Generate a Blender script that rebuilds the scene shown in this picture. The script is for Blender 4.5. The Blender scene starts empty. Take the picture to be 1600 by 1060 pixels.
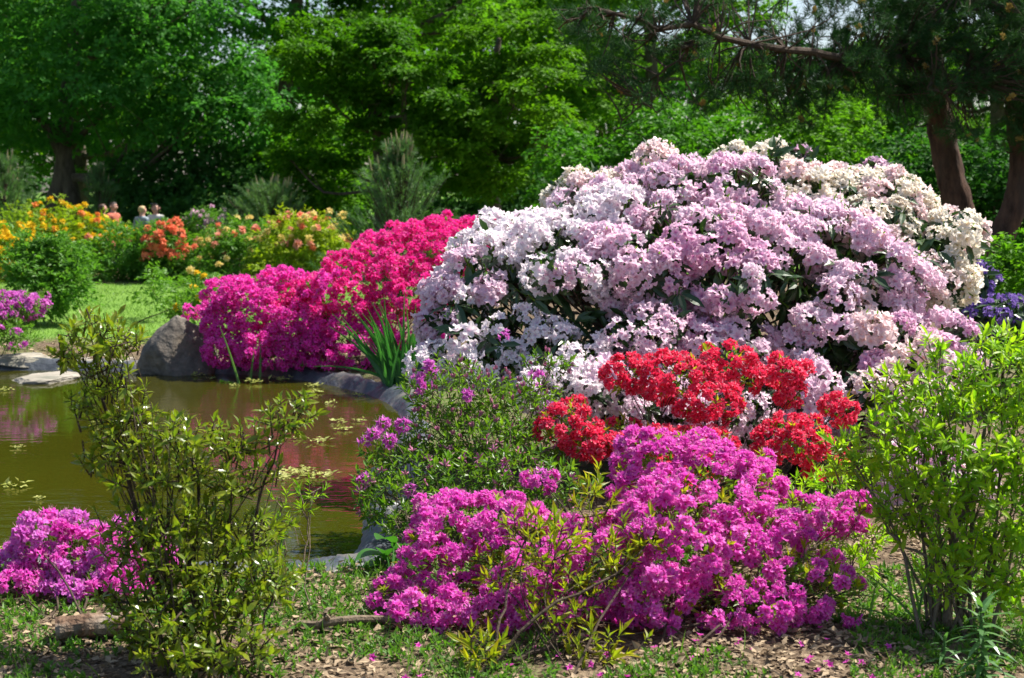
import bpy, math, random
import numpy as np
from mathutils import Vector, Matrix

# ------------------------------------------------------------------ camera, sky, sun, exposure
S = bpy.context.scene
C = S.collection
FPX, CAMZ, PITCH = 2222.0, 1.6, math.radians(5.91)
cam_d = bpy.data.cameras.new('camera')
cam = bpy.data.objects.new('camera', cam_d)
C.objects.link(cam)
cam.location = (0, 0, CAMZ)
cam.rotation_euler = (math.pi / 2 - PITCH, 0, 0)
cam_d.sensor_width = 36.0
cam_d.lens = 36.0 * FPX / 1600.0
cam_d.clip_start, cam_d.clip_end = 0.1, 2000
cam_d.dof.use_dof = True
cam_d.dof.focus_distance = 6.6
cam_d.dof.aperture_fstop = 4.5
S.camera = cam

SUN_EL, SUN_AZ = math.radians(56), math.radians(62)      # azimuth turned from +Y towards +X
sun_v = Vector((math.cos(SUN_EL) * math.sin(SUN_AZ), math.cos(SUN_EL) * math.cos(SUN_AZ), math.sin(SUN_EL)))
W = bpy.data.worlds.new('World'); S.world = W; W.use_nodes = True
nt = W.node_tree
bg = nt.nodes['Background']
sky = nt.nodes.new('ShaderNodeTexSky'); sky.sky_type = 'NISHITA'; sky.sun_disc = False
sky.sun_elevation = SUN_EL; sky.sun_rotation = SUN_AZ; sky.dust_density = 2.0
nt.links.new(sky.outputs[0], bg.inputs[0]); bg.inputs[1].default_value = 0.085
sl = bpy.data.lights.new('sun', 'SUN'); sl.energy = 5.0; sl.angle = math.radians(0.5); sl.color = (1.0, 0.95, 0.86)
so = bpy.data.objects.new('sun', sl); C.objects.link(so)
so.rotation_euler = sun_v.to_track_quat('Z', 'Y').to_euler()
S.view_settings.view_transform = 'Standard'; S.view_settings.look = 'None'
S.view_settings.exposure = 1.12; S.view_settings.gamma = 1.0
S.render.engine = 'CYCLES'
S.cycles.use_denoising = True
S.cycles.max_bounces = 8; S.cycles.diffuse_bounces = 4; S.cycles.transmission_bounces = 6; S.cycles.glossy_bounces = 3

rng = np.random.default_rng(11)
random.seed(5)
Z3 = np.array([0., 0., 1.])
CAM = np.array([0., 0., CAMZ])

# ------------------------------------------------------------------ maths helpers
def norm(a):
    a = np.asarray(a, float)
    return a / (np.linalg.norm(a, axis=-1, keepdims=True) + 1e-9)

def P(x, y, Y):
    """world point at distance Y along the view axis ground track for a spot measured in the photo"""
    a, b = (x - 800) / FPX, (530 - y) / FPX
    d = np.array([a, math.cos(PITCH) + b * math.sin(PITCH), -math.sin(PITCH) + b * math.cos(PITCH)])
    return CAM + d * (Y / d[1])

def G(x, y, z=0.0):
    a, b = (x - 800) / FPX, (530 - y) / FPX
    d = np.array([a, math.cos(PITCH) + b * math.sin(PITCH), -math.sin(PITCH) + b * math.cos(PITCH)])
    return CAM + d * ((z - CAMZ) / d[2])

def seen(p):
    q = np.asarray(p) - CAM; d = q[:, 1] * math.cos(PITCH) - q[:, 2] * math.sin(PITCH)
    return 800 + FPX * q[:, 0] / d, 530 - FPX * (q[:, 1] * math.sin(PITCH) + q[:, 2] * math.cos(PITCH)) / d
pxx = lambda p: seen(p)[0]
pyy = lambda p: seen(p)[1]

def M2(px, Y):
    return px * Y / FPX

def rand_dirs(n):
    return norm(rng.normal(size=(n, 3)))

def frames(axis, twist=None):
    axis = norm(axis); n = len(axis)
    ref = np.where(np.abs(axis[:, 2:3]) > 0.9, np.array([[1., 0, 0]]), np.array([[0, 0, 1.]]))
    x = norm(np.cross(ref, axis)); y = np.cross(axis, x)
    if twist is None: twist = rng.uniform(0, 2 * math.pi, n)
    c, s = np.cos(twist)[:, None], np.sin(twist)[:, None]
    return np.stack([c * x + s * y, -s * x + c * y, axis], axis=2)       # columns are the local axes

class Geo:
    def __init__(s): s.V, s.T, s.v, s.t, s.m, s.n = [], [], [], [], [], 0
    def add(s, V, T, v=0.5, t=1.0, m=0):
        V = np.asarray(V, float).reshape(-1, 3); T = np.asarray(T, int).reshape(-1, 3)
        s.V.append(V); s.T.append(T + s.n); k = len(V)
        s.v.append(np.broadcast_to(np.asarray(v, float), (k,))); s.t.append(np.broadcast_to(np.asarray(t, float), (k,)))
        s.m.append(np.broadcast_to(np.asarray(m, int), (len(T),))); s.n += k
        return s
    def arr(s):
        return (np.concatenate(s.V), np.concatenate(s.T), np.concatenate(s.v), np.concatenate(s.t), np.concatenate(s.m))
    def mesh(s, name, mats, smooth=False):
        V, T, v, t, m = s.arr()
        me = bpy.data.meshes.new(name)
        me.vertices.add(len(V)); me.vertices.foreach_set('co', V.astype(np.float32).ravel())
        me.loops.add(len(T) * 3); me.loops.foreach_set('vertex_index', T.astype(np.int32).ravel())
        me.polygons.add(len(T)); me.polygons.foreach_set('loop_start', np.arange(0, len(T) * 3, 3, dtype=np.int32))
        for mt in (mats if isinstance(mats, (list, tuple)) else [mats]): me.materials.append(mt)
        me.polygons.foreach_set('material_index', m.astype(np.int32))
        for nm, a in (('v', v), ('t', t)):
            at = me.attributes.new(nm, 'FLOAT', 'POINT'); at.data.foreach_set('value', a.astype(np.float32))
        me.update(calc_edges=True)
        me.polygons.foreach_set('use_smooth', np.full(len(T), smooth, dtype=bool))
        return me

def scatter(geo, tpl, pos, d, nrm, L, Wd, v=None, m=0, t=None):
    """leaf template (x = width, y = length, z = lift) at every pos"""
    tv, tt = tpl; N = len(pos)
    d = norm(d); X = norm(np.cross(d, nrm)); Zn = np.cross(X, d)
    L = np.broadcast_to(np.asarray(L, float), (N,)); Wd = np.broadcast_to(np.asarray(Wd, float), (N,))
    V = (pos[:, None] + tv[None, :, 0:1] * (Wd[:, None, None] * X[:, None]) + tv[None, :, 1:2] * (L[:, None, None] * d[:, None])
         + tv[None, :, 2:3] * (L[:, None, None] * Zn[:, None]))
    T = tt[None] + (np.arange(N) * len(tv))[:, None, None]
    if v is None: v = rng.random(N)
    geo.add(V, T, np.repeat(v, len(tv)), np.tile(tv[:, 1], N) if t is None else t, m)

def place_many(geo, tpl_arr, pos, axis, scale, m=None):
    V0, T0, v0, t0, m0 = tpl_arr; N = len(pos)
    if not N: return
    R = frames(axis)
    V = pos[:, None] + np.einsum('nij,kj->nki', R, V0) * np.asarray(scale)[:, None, None]
    T = T0[None] + (np.arange(N) * len(V0))[:, None, None]
    vv = np.clip(np.tile(v0, N) * 0.6 + np.repeat(rng.random(N), len(V0)) * 0.4, 0, 1)
    geo.add(V, T, vv, np.tile(t0, N), np.tile(m0, N) if m is None else m)

def tube(geo, pts, rad, sides=6, v=0.5, m=0, rug=0.0):
    pts = np.asarray(pts, float); n = len(pts); rad = np.broadcast_to(np.asarray(rad, float), (n,))
    tan = norm(np.gradient(pts, axis=0))
    ref = np.array([0.31, 0.95, 0.05]) if abs(tan[0][2]) > 0.8 else Z3
    x = norm(np.cross(np.broadcast_to(ref, tan.shape), tan)); y = np.cross(tan, x)
    a = np.linspace(0, 2 * math.pi, sides, endpoint=False)
    V = pts[:, None] + rad[:, None, None] * (np.cos(a)[None, :, None] * x[:, None] + np.sin(a)[None, :, None] * y[:, None])
    if rug:
        k = rug * (.6 * snoise(V * [1, 1, .35], 9) + .5 * snoise(V * [1, 1, .4], 21, 3) + .8 * np.maximum(0, snoise(V, 3.1, 8) - .35))
        V = V + (V - pts[:, None]) * k[..., None]
    T = []
    for i in range(n - 1):
        for j in range(sides):
            p, q = i * sides + j, i * sides + (j + 1) % sides
            T += [(p, q, q + sides), (p, q + sides, p + sides)]
    k = n * sides
    V = np.concatenate([V.reshape(-1, 3), pts[:1], pts[-1:]])
    for j in range(sides):
        T += [(k, (j + 1) % sides, j), (k + 1, (n - 1) * sides + j, (n - 1) * sides + (j + 1) % sides)]
    geo.add(V, T, v, 1.0, m)

def curve(pts, n=9, wob=0.0):
    """smooth polyline through the points"""
    pts = np.asarray(pts, float)
    t = np.linspace(0, len(pts) - 1, n); out = []
    for u in t:
        i = min(int(u), len(pts) - 2); f = u - i
        p0, p1, p2, p3 = pts[max(i - 1, 0)], pts[i], pts[i + 1], pts[min(i + 2, len(pts) - 1)]
        out.append(0.5 * ((2 * p1) + (p2 - p0) * f + (2 * p0 - 5 * p1 + 4 * p2 - p3) * f * f + (3 * p1 - p0 - 3 * p2 + p3) * f ** 3))
    out = np.array(out)
    if wob: out[1:-1] += rng.normal(size=(n - 2, 3)) * wob
    return out

def snoise(p, f=1.0, seed=0.0):
    p = np.asarray(p) * f
    x, y, z = p[..., 0] + seed, p[..., 1] - seed * 1.7, p[..., 2] + seed * .6
    return (np.sin(1.7 * x + 1.3 * np.sin(2.1 * y + .5 * z)) + np.sin(2.3 * y + 1.1 * np.sin(1.9 * z + x)) + np.sin(2.9 * z + 1.2 * np.sin(1.3 * x - y))
            + .6 * np.sin(5.1 * x + 3.3 * y) + .6 * np.sin(4.3 * z - 5.7 * x + 2 * y)) / 4.2

# ------------------------------------------------------------------ objects
def new(name, data, parent=None, loc=(0, 0, 0), rot=None):
    o = bpy.data.objects.new(name, data); C.objects.link(o)
    o.location = loc
    if rot is not None: o.rotation_euler = rot
    if parent is not None: o.parent = parent
    return o

def tag(o, label, cat, group=None):
    o['label'] = label; o['category'] = cat
    if group: o['group'] = group
    return o

def thing(name, label, cat, loc, group=None):
    o = new(name, None, None, tuple(float(q) for q in loc)); o.empty_display_size = 0.2
    return tag(o, label, cat, group)

def part(name, geo, mats, root, smooth=False, kind=None, shift=True):
    V = geo.arr()[0]
    off = np.array(root.location) if (root is not None and shift) else np.zeros(3)
    me = geo.mesh(name, mats, smooth)
    if np.any(off): me.transform(Matrix.Translation(Vector(-off)))
    o = new(name, me, root)
    if kind: o['kind'] = kind
    return o

def instances(name, meshes, root, pos, axis, scale):
    off = np.array(root.location) if root is not None else np.zeros(3)
    R = frames(axis); out = []
    for i in range(len(pos)):
        o = bpy.data.objects.new(name, meshes[int(rng.integers(len(meshes)))]); C.objects.link(o)
        o.parent = root
        s = float(scale[i])
        M = Matrix([[*(R[i][r] * s), pos[i][r] - off[r]] for r in range(3)] + [[0, 0, 0, 1]])
        o.matrix_basis = M
        out.append(o)
    return out

# ------------------------------------------------------------------ materials
def mat_new(name):
    m = bpy.data.materials.new(name); m.use_nodes = True
    t = m.node_tree; t.nodes.clear()
    out = t.nodes.new('ShaderNodeOutputMaterial')
    return m, t, out

def rgb(c): return (c[0], c[1], c[2], 1.0)

def vmix(t, a, b, fac):
    n = t.nodes.new('ShaderNodeMix'); n.data_type = 'RGBA'
    for i, s in ((6, a), (7, b)):
        if isinstance(s, bpy.types.NodeSocket): t.links.new(s, n.inputs[i])
        else: n.inputs[i].default_value = rgb(s)
    if isinstance(fac, bpy.types.NodeSocket): t.links.new(fac, n.inputs[0])
    else: n.inputs[0].default_value = fac
    return n.outputs[2]

def math_n(t, op, a, b=None):
    n = t.nodes.new('ShaderNodeMath'); n.operation = op
    for i, s in enumerate((a, b)):
        if s is None: continue
        if isinstance(s, bpy.types.NodeSocket): t.links.new(s, n.inputs[i])
        else: n.inputs[i].default_value = s
    return n.outputs[0]

def attr(t, nm):
    n = t.nodes.new('ShaderNodeAttribute'); n.attribute_name = nm
    return n.outputs['Fac']

def plant_mat(name, c1, c2, trans=0.35, tc=None, rough=0.5, spec=0.3, throat=None, throat_at=(0.15, 0.6), tip=None, rnd=0.45):
    """leaf or petal: colour runs between c1 and c2 leaf by leaf, light passes through"""
    m, t, out = mat_new(name)
    oi = t.nodes.new('ShaderNodeObjectInfo')
    f = math_n(t, 'ADD', math_n(t, 'MULTIPLY', attr(t, 'v'), 1 - rnd), math_n(t, 'MULTIPLY', oi.outputs['Random'], rnd))
    col = vmix(t, c1, c2, f)
    if throat is not None:
        mr = t.nodes.new('ShaderNodeMapRange'); t.links.new(attr(t, 't'), mr.inputs[0])
        mr.inputs[1].default_value, mr.inputs[2].default_value = throat_at
        mr.inputs[3].default_value, mr.inputs[4].default_value = 1.0, 0.0
        col = vmix(t, col, throat, mr.outputs[0])
    if tip is not None:
        mr = t.nodes.new('ShaderNodeMapRange'); t.links.new(attr(t, 't'), mr.inputs[0])
        mr.inputs[1].default_value, mr.inputs[2].default_value = 0.45, 1.1
        mr.inputs[3].default_value, mr.inputs[4].default_value = 0.0, 0.8
        col = vmix(t, col, tip, mr.outputs[0])
    b = t.nodes.new('ShaderNodeBsdfPrincipled')
    t.links.new(col, b.inputs['Base Color']); b.inputs['Roughness'].default_value = rough; b.inputs['Specular IOR Level'].default_value = spec
    tr = t.nodes.new('ShaderNodeBsdfTranslucent')
    if tc is None: t.links.new(col, tr.inputs[0])
    else:
        mm = t.nodes.new('ShaderNodeMix'); mm.data_type = 'RGBA'; mm.blend_type = 'MULTIPLY'; mm.inputs[0].default_value = 1
        t.links.new(col, mm.inputs[6]); mm.inputs[7].default_value = rgb(tc); mm.clamp_result = False
        t.links.new(mm.outputs[2], tr.inputs[0])
    mx = t.nodes.new('ShaderNodeMixShader'); mx.inputs[0].default_value = trans
    t.links.new(b.outputs[0], mx.inputs[1]); t.links.new(tr.outputs[0], mx.inputs[2]); t.links.new(mx.outputs[0], out.inputs[0])
    return m

def noise_mat(name, c1, c2, scale=8.0, rough=0.8, spec=0.3, bump=0.3, detail=6, c3=None, stretch=None, bscale=None):
    m, t, out = mat_new(name)
    tc = t.nodes.new('ShaderNodeTexCoord'); vec = tc.outputs['Object']
    if stretch:
        mp = t.nodes.new('ShaderNodeMapping'); mp.inputs['Scale'].default_value = stretch
        t.links.new(vec, mp.inputs[0]); vec = mp.outputs[0]
    n = t.nodes.new('ShaderNodeTexNoise'); n.inputs['Scale'].default_value = scale; n.inputs['Detail'].default_value = detail; n.inputs['Roughness'].default_value = .65
    t.links.new(vec, n.inputs['Vector'])
    mr = t.nodes.new('ShaderNodeMapRange'); t.links.new(n.outputs[0], mr.inputs[0]); mr.inputs[1].default_value = .33; mr.inputs[2].default_value = .67
    col = vmix(t, c1, c2, mr.outputs[0])
    if c3 is not None:
        n3 = t.nodes.new('ShaderNodeTexNoise'); n3.inputs['Scale'].default_value = scale * .37; n3.inputs['Detail'].default_value = 5
        t.links.new(vec, n3.inputs['Vector'])
        m3 = t.nodes.new('ShaderNodeMapRange'); t.links.new(n3.outputs[0], m3.inputs[0]); m3.inputs[1].default_value = .52; m3.inputs[2].default_value = .68
        col = vmix(t, col, c3, m3.outputs[0])
    b = t.nodes.new('ShaderNodeBsdfPrincipled'); t.links.new(col, b.inputs['Base Color'])
    b.inputs['Roughness'].default_value = rough; b.inputs['Specular IOR Level'].default_value = spec
    if bump:
        nb = t.nodes.new('ShaderNodeTexNoise'); nb.inputs['Scale'].default_value = bscale or scale * 2.2; nb.inputs['Detail'].default_value = 8
        t.links.new(vec, nb.inputs['Vector'])
        bp = t.nodes.new('ShaderNodeBump'); bp.inputs['Strength'].default_value = bump; bp.inputs['Distance'].default_value = .02
        t.links.new(nb.outputs[0], bp.inputs['Height']); t.links.new(bp.outputs[0], b.inputs['Normal'])
    t.links.new(b.outputs[0], out.inputs[0])
    return m

YL = (1.5, 1.6, 0.7)        # light coming through a leaf is yellower
MAT = dict(
    bark=noise_mat('bark', (.055, .042, .032), (.13, .105, .08), 14, .9, .2, .6, stretch=(1, 1, .25)),
    pine_bark=noise_mat('pine_bark', (.035, .023, .019), (.125, .075, .054), 11, .95, .1, 1.0, stretch=(1, 1, .35), c3=(.06, .045, .038)),
    twig=noise_mat('twig', (.10, .075, .05), (.2, .155, .11), 30, .85, .2, .4),
    dark_twig=noise_mat('dark_twig', (.035, .024, .016), (.085, .06, .042), 30, .85, .2, .4),
    rock=noise_mat('rock', (.075, .068, .06), (.20, .175, .145), 9, .9, .2, 1.0, c3=(.13, .105, .075)),
    pale_rock=noise_mat('pale_rock', (.19, .172, .14), (.33, .30, .25), 7, .85, .25, .7, c3=(.14, .14, .11)),
    grey_rock=noise_mat('grey_rock', (.04, .046, .055), (.13, .14, .15), 18, .6, .4, .6, c3=(.26, .24, .19)),
    liner=noise_mat('liner', (.030, .036, .045), (.075, .085, .10), 12, .42, .5, .5, c3=(.15, .14, .12)),
    log_wood=noise_mat('log_wood', (.07, .04, .026), (.19, .12, .08), 25, .9, .2, .7, c3=(.3, .25, .2)),
    maple=plant_mat('maple_leaf', (.028, .125, .026), (.075, .24, .036), .5, YL, .55, .14),
    tall=plant_mat('tall_tree_leaf', (.038, .15, .010), (.12, .26, .014), .5, YL, .55, .12),
    layered=plant_mat('layered_tree_leaf', (.040, .145, .006), (.115, .235, .010), .45, YL, .55, .12),
    fresh=plant_mat('fresh_bush_leaf', (.035, .15, .010), (.09, .23, .014), .42, YL, .5, .18),
    dark=plant_mat('yew_leaf', (.018, .075, .018), (.05, .15, .03), .38, YL, .55, .12),
    wood=plant_mat('far_wood_leaf', (.018, .08, .012), (.045, .15, .018), .42, YL, .6, .1),
    pine=plant_mat('pine_needle', (.014, .055, .018), (.036, .095, .026), .22, YL, .6, .12),
    young_pine=plant_mat('young_pine_needle', (.05, .125, .045), (.11, .21, .075), .3, YL, .5, .35),
    candle=plant_mat('pine_candle', (.26, .24, .12), (.34, .3, .16), .15, None, .7, .2),
    cone=plant_mat('pollen_cone', (.32, .22, .05), (.42, .31, .09), .2, None, .7, .2),
    glossy=plant_mat('glossy_leaf', (.065, .15, .012), (.24, .29, .020), .42, YL, .30, .45, tip=(.14, .10, .012)),
    lime=plant_mat('lime_leaf', (.12, .30, .012), (.33, .46, .02), .5, YL, .42, .35),
    azalea_leaf=plant_mat('azalea_leaf', (.045, .135, .012), (.16, .27, .018), .42, YL, .42, .4),
    bronze=plant_mat('bronze_leaf', (.14, .25, .012), (.32, .32, .015), .45, YL, .42, .35, tip=(.34, .16, .02)),
    rhodo_leaf=plant_mat('rhododendron_leaf', (.016, .048, .014), (.04, .085, .022), .16, YL, .32, .5),
    iris=plant_mat('iris_leaf', (.02, .11, .028), (.05, .18, .045), .35, YL, .35, .45),
    hosta=plant_mat('broad_leaf', (.02, .10, .012), (.045, .15, .02), .4, YL, .4, .4),
    lily=plant_mat('lily_leaf', (.05, .15, .04), (.11, .23, .07), .35, YL, .35, .5),
    weed=plant_mat('weed_leaf', (.05, .15, .018), (.13, .25, .03), .4, YL, .5, .3),
    grass=plant_mat('grass_blade', (.05, .15, .018), (.14, .24, .04), .4, YL, .5, .3),
    hedge=plant_mat('hedge_leaf', (.06, .18, .018), (.14, .28, .03), .4, YL, .5, .3),
    hedge_dark=plant_mat('dark_hedge_leaf', (.045, .15, .018), (.11, .25, .03), .42, YL, .5, .3),
    hedge_yellow=plant_mat('yellow_hedge_leaf', (.12, .24, .012), (.26, .33, .016), .42, YL, .5, .3),
    litter=plant_mat('dead_leaf', (.08, .05, .03), (.52, .40, .26), .12, None, .8, .2),
    lilac=plant_mat('lilac_petal', (.80, .58, .71), (.88, .76, .82), .42, None, .55, .25, throat=(.66, .26, .46), throat_at=(.0, .45)),
    mauve=plant_mat('mauve_petal', (.74, .44, .62), (.84, .62, .74), .42, None, .55, .25, throat=(.5, .12, .38), throat_at=(.0, .5)),
    white=plant_mat('white_petal', (.85, .76, .81), (.90, .86, .87), .42, None, .55, .25, throat=(.7, .42, .6), throat_at=(.0, .4)),
    cream=plant_mat('cream_petal', (.84, .76, .66), (.88, .85, .77), .42, None, .55, .25, throat=(.78, .62, .36), throat_at=(.0, .5)),
    blush=plant_mat('blush_petal', (.83, .64, .66), (.87, .77, .76), .42, None, .55, .25, throat=(.76, .45, .4), throat_at=(.0, .5)),
    violet=plant_mat('violet_petal', (.20, .11, .44), (.32, .20, .56), .3, None, .6, .2),
    magenta=plant_mat('magenta_petal', (.66, .045, .47), (.82, .17, .62), .42, None, .5, .25, throat=(.55, .012, .30), throat_at=(.1, .65)),
    orchid=plant_mat('orchid_petal', (.56, .10, .50), (.72, .22, .66), .42, None, .5, .25, throat=(.55, .04, .35), throat_at=(.1, .65)),
    pink=plant_mat('pink_petal', (.74, .02, .40), (.88, .09, .55), .40, None, .5, .25, throat=(.5, .006, .16), throat_at=(.1, .6)),
    crimson=plant_mat('crimson_petal', (.76, .014, .27), (.89, .06, .42), .40, None, .5, .25, throat=(.5, .006, .08), throat_at=(.1, .6)),
    red=plant_mat('red_petal', (.74, .014, .075), (.87, .075, .17), .40, None, .5, .25, throat=(.45, .005, .02), throat_at=(.1, .6)),
    yellow=plant_mat('yellow_petal', (.72, .44, .010), (.82, .60, .03), .4, None, .6, .2),
    orange=plant_mat('orange_petal', (.78, .20, .04), (.82, .38, .12), .4, None, .6, .2),
    salmon=plant_mat('salmon_petal', (.80, .17, .08), (.85, .32, .18), .4, None, .6, .2),
    pale_yellow=plant_mat('pale_yellow_petal', (.76, .56, .14), (.80, .68, .32), .4, None, .6, .2),
    coral=plant_mat('coral_petal', (.76, .26, .18), (.80, .42, .30), .4, None, .6, .2),
    stamen=plant_mat('stamen', (.62, .30, .42), (.7, .45, .5), .2),
    bud=plant_mat('pink_bud', (.45, .14, .24), (.6, .25, .4), .3, None, .5, .3),
    blossom=plant_mat('fallen_blossom', (.30, .34, .06), (.48, .49, .17), .35, None, .6, .3),
    skin=noise_mat('skin', (.50, .27, .20), (.56, .32, .24), 20, .5, .4, 0),
    dark_hair=noise_mat('dark_hair', (.014, .010, .009), (.04, .028, .022), 60, .5, .4, .3),
    fair_hair=noise_mat('fair_hair', (.42, .30, .14), (.6, .45, .23), 60, .5, .4, .3),
    brown_hair=noise_mat('brown_hair', (.05, .028, .018), (.1, .058, .036), 60, .5, .4, .3),
    yellow_cloth=noise_mat('yellow_cloth', (.62, .36, .03), (.7, .42, .05), 30, .9, .2, .1),
    red_cloth=noise_mat('red_cloth', (.45, .12, .08), (.5, .17, .12), 30, .9, .2, .1),
    grey_cloth=noise_mat('grey_cloth', (.2, .25, .28), (.28, .32, .35), 30, .9, .2, .1),
    pale_cloth=noise_mat('pale_cloth', (.5, .5, .46), (.58, .57, .52), 30, .9, .2, .1),
    denim=noise_mat('denim', (.03, .045, .08), (.05, .07, .12), 40, .9, .2, .1),
    lens=noise_mat('dark_lens', (.01, .01, .012), (.015, .015, .018), 3, .1, .6, 0),
)

# ------------------------------------------------------------------ pond outline and terrain
WATER_Z = -0.08
def poly_smooth(p, n=160):
    p = np.array(p, float); k = len(p); out = []
    for i in range(k):
        p0, p1, p2, p3 = p[(i - 1) % k], p[i], p[(i + 1) % k], p[(i + 2) % k]
        for f in np.linspace(0, 1, n // k, endpoint=False):
            out.append(0.5 * ((2 * p1) + (p2 - p0) * f + (2 * p0 - 5 * p1 + 4 * p2 - p3) * f * f + (3 * p1 - p0 - 3 * p2 + p3) * f ** 3))
    return np.array(out)

shore_px = [(-420, 574), (-160, 577), (60, 579), (230, 581), (370, 585), (470, 594), (548, 609), (600, 626), (628, 650), (622, 700), (598, 745), (578, 800), (568, 850), (545, 882),
            (470, 893), (380, 897), (250, 897), (100, 893), (-80, 880), (-500, 820)]
POND = poly_smooth([G(x, y, WATER_Z)[:2] for x, y in shore_px], 320)

def pond_sd(X, Y):
    sh = X.shape; p = np.stack([X.ravel(), Y.ravel()], 1); d = np.full(len(p), 1e9); ins = np.zeros(len(p), bool)
    near = (np.abs(p[:, 0] + 4) < 12) & (p[:, 1] < 22); q = p[near]
    dd = np.full(len(q), 1e9); ii = np.zeros(len(q), bool)
    for i in range(len(POND)):
        a, b = POND[i], POND[(i + 1) % len(POND)]; e = b - a
        t = np.clip(((q - a) @ e) / (e @ e), 0, 1)
        dd = np.minimum(dd, np.hypot(*(q - a - t[:, None] * e).T))
        c = (a[1] > q[:, 1]) != (b[1] > q[:, 1])
        ii ^= c & (q[:, 0] < (b[0] - a[0]) * (q[:, 1] - a[1]) / (b[1] - a[1] + 1e-12) + a[0])
    d[near] = dd; ins[near] = ii; d[~near] = 9.0
    return np.where(ins, -d, d).reshape(sh)

def gz(X, Y):
    X = np.atleast_1d(np.asarray(X, float)); Y = np.atleast_1d(np.asarray(Y, float))
    sd = pond_sd(X, Y)
    inside = -0.10 - 0.5 * np.clip(-sd / 0.7, 0, 1)
    outside = -0.10 + 0.10 * np.clip(sd / 0.30, 0, 1) ** 0.7
    z = np.where(sd < 0, inside, outside)
    p = np.stack([X, Y, 0 * X], -1)
    return z + np.where(sd > 0.2, 1, 0.2) * (0.018 * snoise(p, 2.3) + 0.010 * snoise(p, 7.1, 3)) + np.where(Y > 20, (Y - 20) * 0.002, 0)

def ground_z(x, y): return float(gz(x, y)[0])

def make_ground():
    xs = np.concatenate([-np.geomspace(300, 9, 26)[:-1], np.arange(-9, 7, .09), np.geomspace(7, 300, 26)])
    ys = np.concatenate([[-60, -20, -6, 0, 2], np.arange(3, 15, .085), np.arange(15, 32, .4), np.geomspace(32, 600, 26)])
    X, Y = np.meshgrid(xs, ys); z = gz(X.ravel(), Y.ravel()).reshape(X.shape)
    V = np.stack([X, Y, z], -1).reshape(-1, 3); nx, ny = len(xs), len(ys)
    i = (np.arange(ny - 1)[:, None] * nx + np.arange(nx - 1)[None]).ravel()
    T = np.concatenate([np.stack([i, i + 1, i + nx + 1], 1), np.stack([i, i + nx + 1, i + nx], 1)])
    sd = pond_sd(X, Y).ravel(); x, y = V[:, 0], V[:, 1]
    nz = snoise(V, .9, 2)
    lawn = np.clip((y - 15.0 - .5 * nz) / .6, 0, 1) * np.clip((25.2 + .4 * nz - y) / .5, 0, 1) * np.clip((-1.2 - x + .4 * nz) / .8, 0, 1)
    lawn = np.maximum(lawn, np.clip((y - 26.8) / 1.0, 0, 1))
    moss = np.clip((snoise(V, 1.6, 5) - .05) * 2.2, 0, 1) * np.clip((15.5 - y) / 2, 0, 1)
    g = Geo().add(V, T, lawn, moss)
    m, t, out = mat_new('garden_soil')
    tc = t.nodes.new('ShaderNodeTexCoord')
    vo = t.nodes.new('ShaderNodeTexVoronoi'); vo.inputs['Scale'].default_value = 38; t.links.new(tc.outputs['Object'], vo.inputs['Vector'])
    n1 = t.nodes.new('ShaderNodeTexNoise'); n1.inputs['Scale'].default_value = 55; n1.inputs['Detail'].default_value = 8; t.links.new(tc.outputs['Object'], n1.inputs['Vector'])
    sep = t.nodes.new('ShaderNodeSeparateColor'); t.links.new(vo.outputs['Color'], sep.inputs[0])
    chips = vmix(t, (.09, .06, .038), (.34, .255, .165), sep.outputs[0])
    fine = vmix(t, (.05, .033, .022), chips, n1.outputs[0])
    mossc = vmix(t, (.05, .11, .018), (.11, .19, .03), n1.outputs[0])
    mf = math_n(t, 'MULTIPLY', attr(t, 't'), math_n(t, 'GREATER_THAN', n1.outputs[0], .5))
    soil = vmix(t, fine, mossc, mf)
    n2 = t.nodes.new('ShaderNodeTexNoise'); n2.inputs['Scale'].default_value = 1.2; n2.inputs['Detail'].default_value = 8; t.links.new(tc.outputs['Object'], n2.inputs['Vector'])
    n3 = t.nodes.new('ShaderNodeTexNoise'); n3.inputs['Scale'].default_value = 26; n3.inputs['Detail'].default_value = 6; t.links.new(tc.outputs['Object'], n3.inputs['Vector'])
    lawnc = vmix(t, vmix(t, (.075, .19, .02), (.15, .27, .035), n2.outputs[0]), (.17, .27, .06), math_n(t, 'MULTIPLY', n3.outputs[0], .6))
    col = vmix(t, soil, lawnc, attr(t, 'v'))
    b = t.nodes.new('ShaderNodeBsdfPrincipled'); t.links.new(col, b.inputs['Base Color']); b.inputs['Roughness'].default_value = .95; b.inputs['Specular IOR Level'].default_value = .15
    bp = t.nodes.new('ShaderNodeBump'); bp.inputs['Strength'].default_value = .8; bp.inputs['Distance'].default_value = .03
    t.links.new(math_n(t, 'ADD', n1.outputs[0], sep.outputs[1]), bp.inputs['Height']); t.links.new(bp.outputs[0], b.inputs['Normal'])
    t.links.new(b.outputs[0], out.inputs[0])
    o = new('ground', g.mesh('ground', m, True)); o['kind'] = 'structure'

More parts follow.
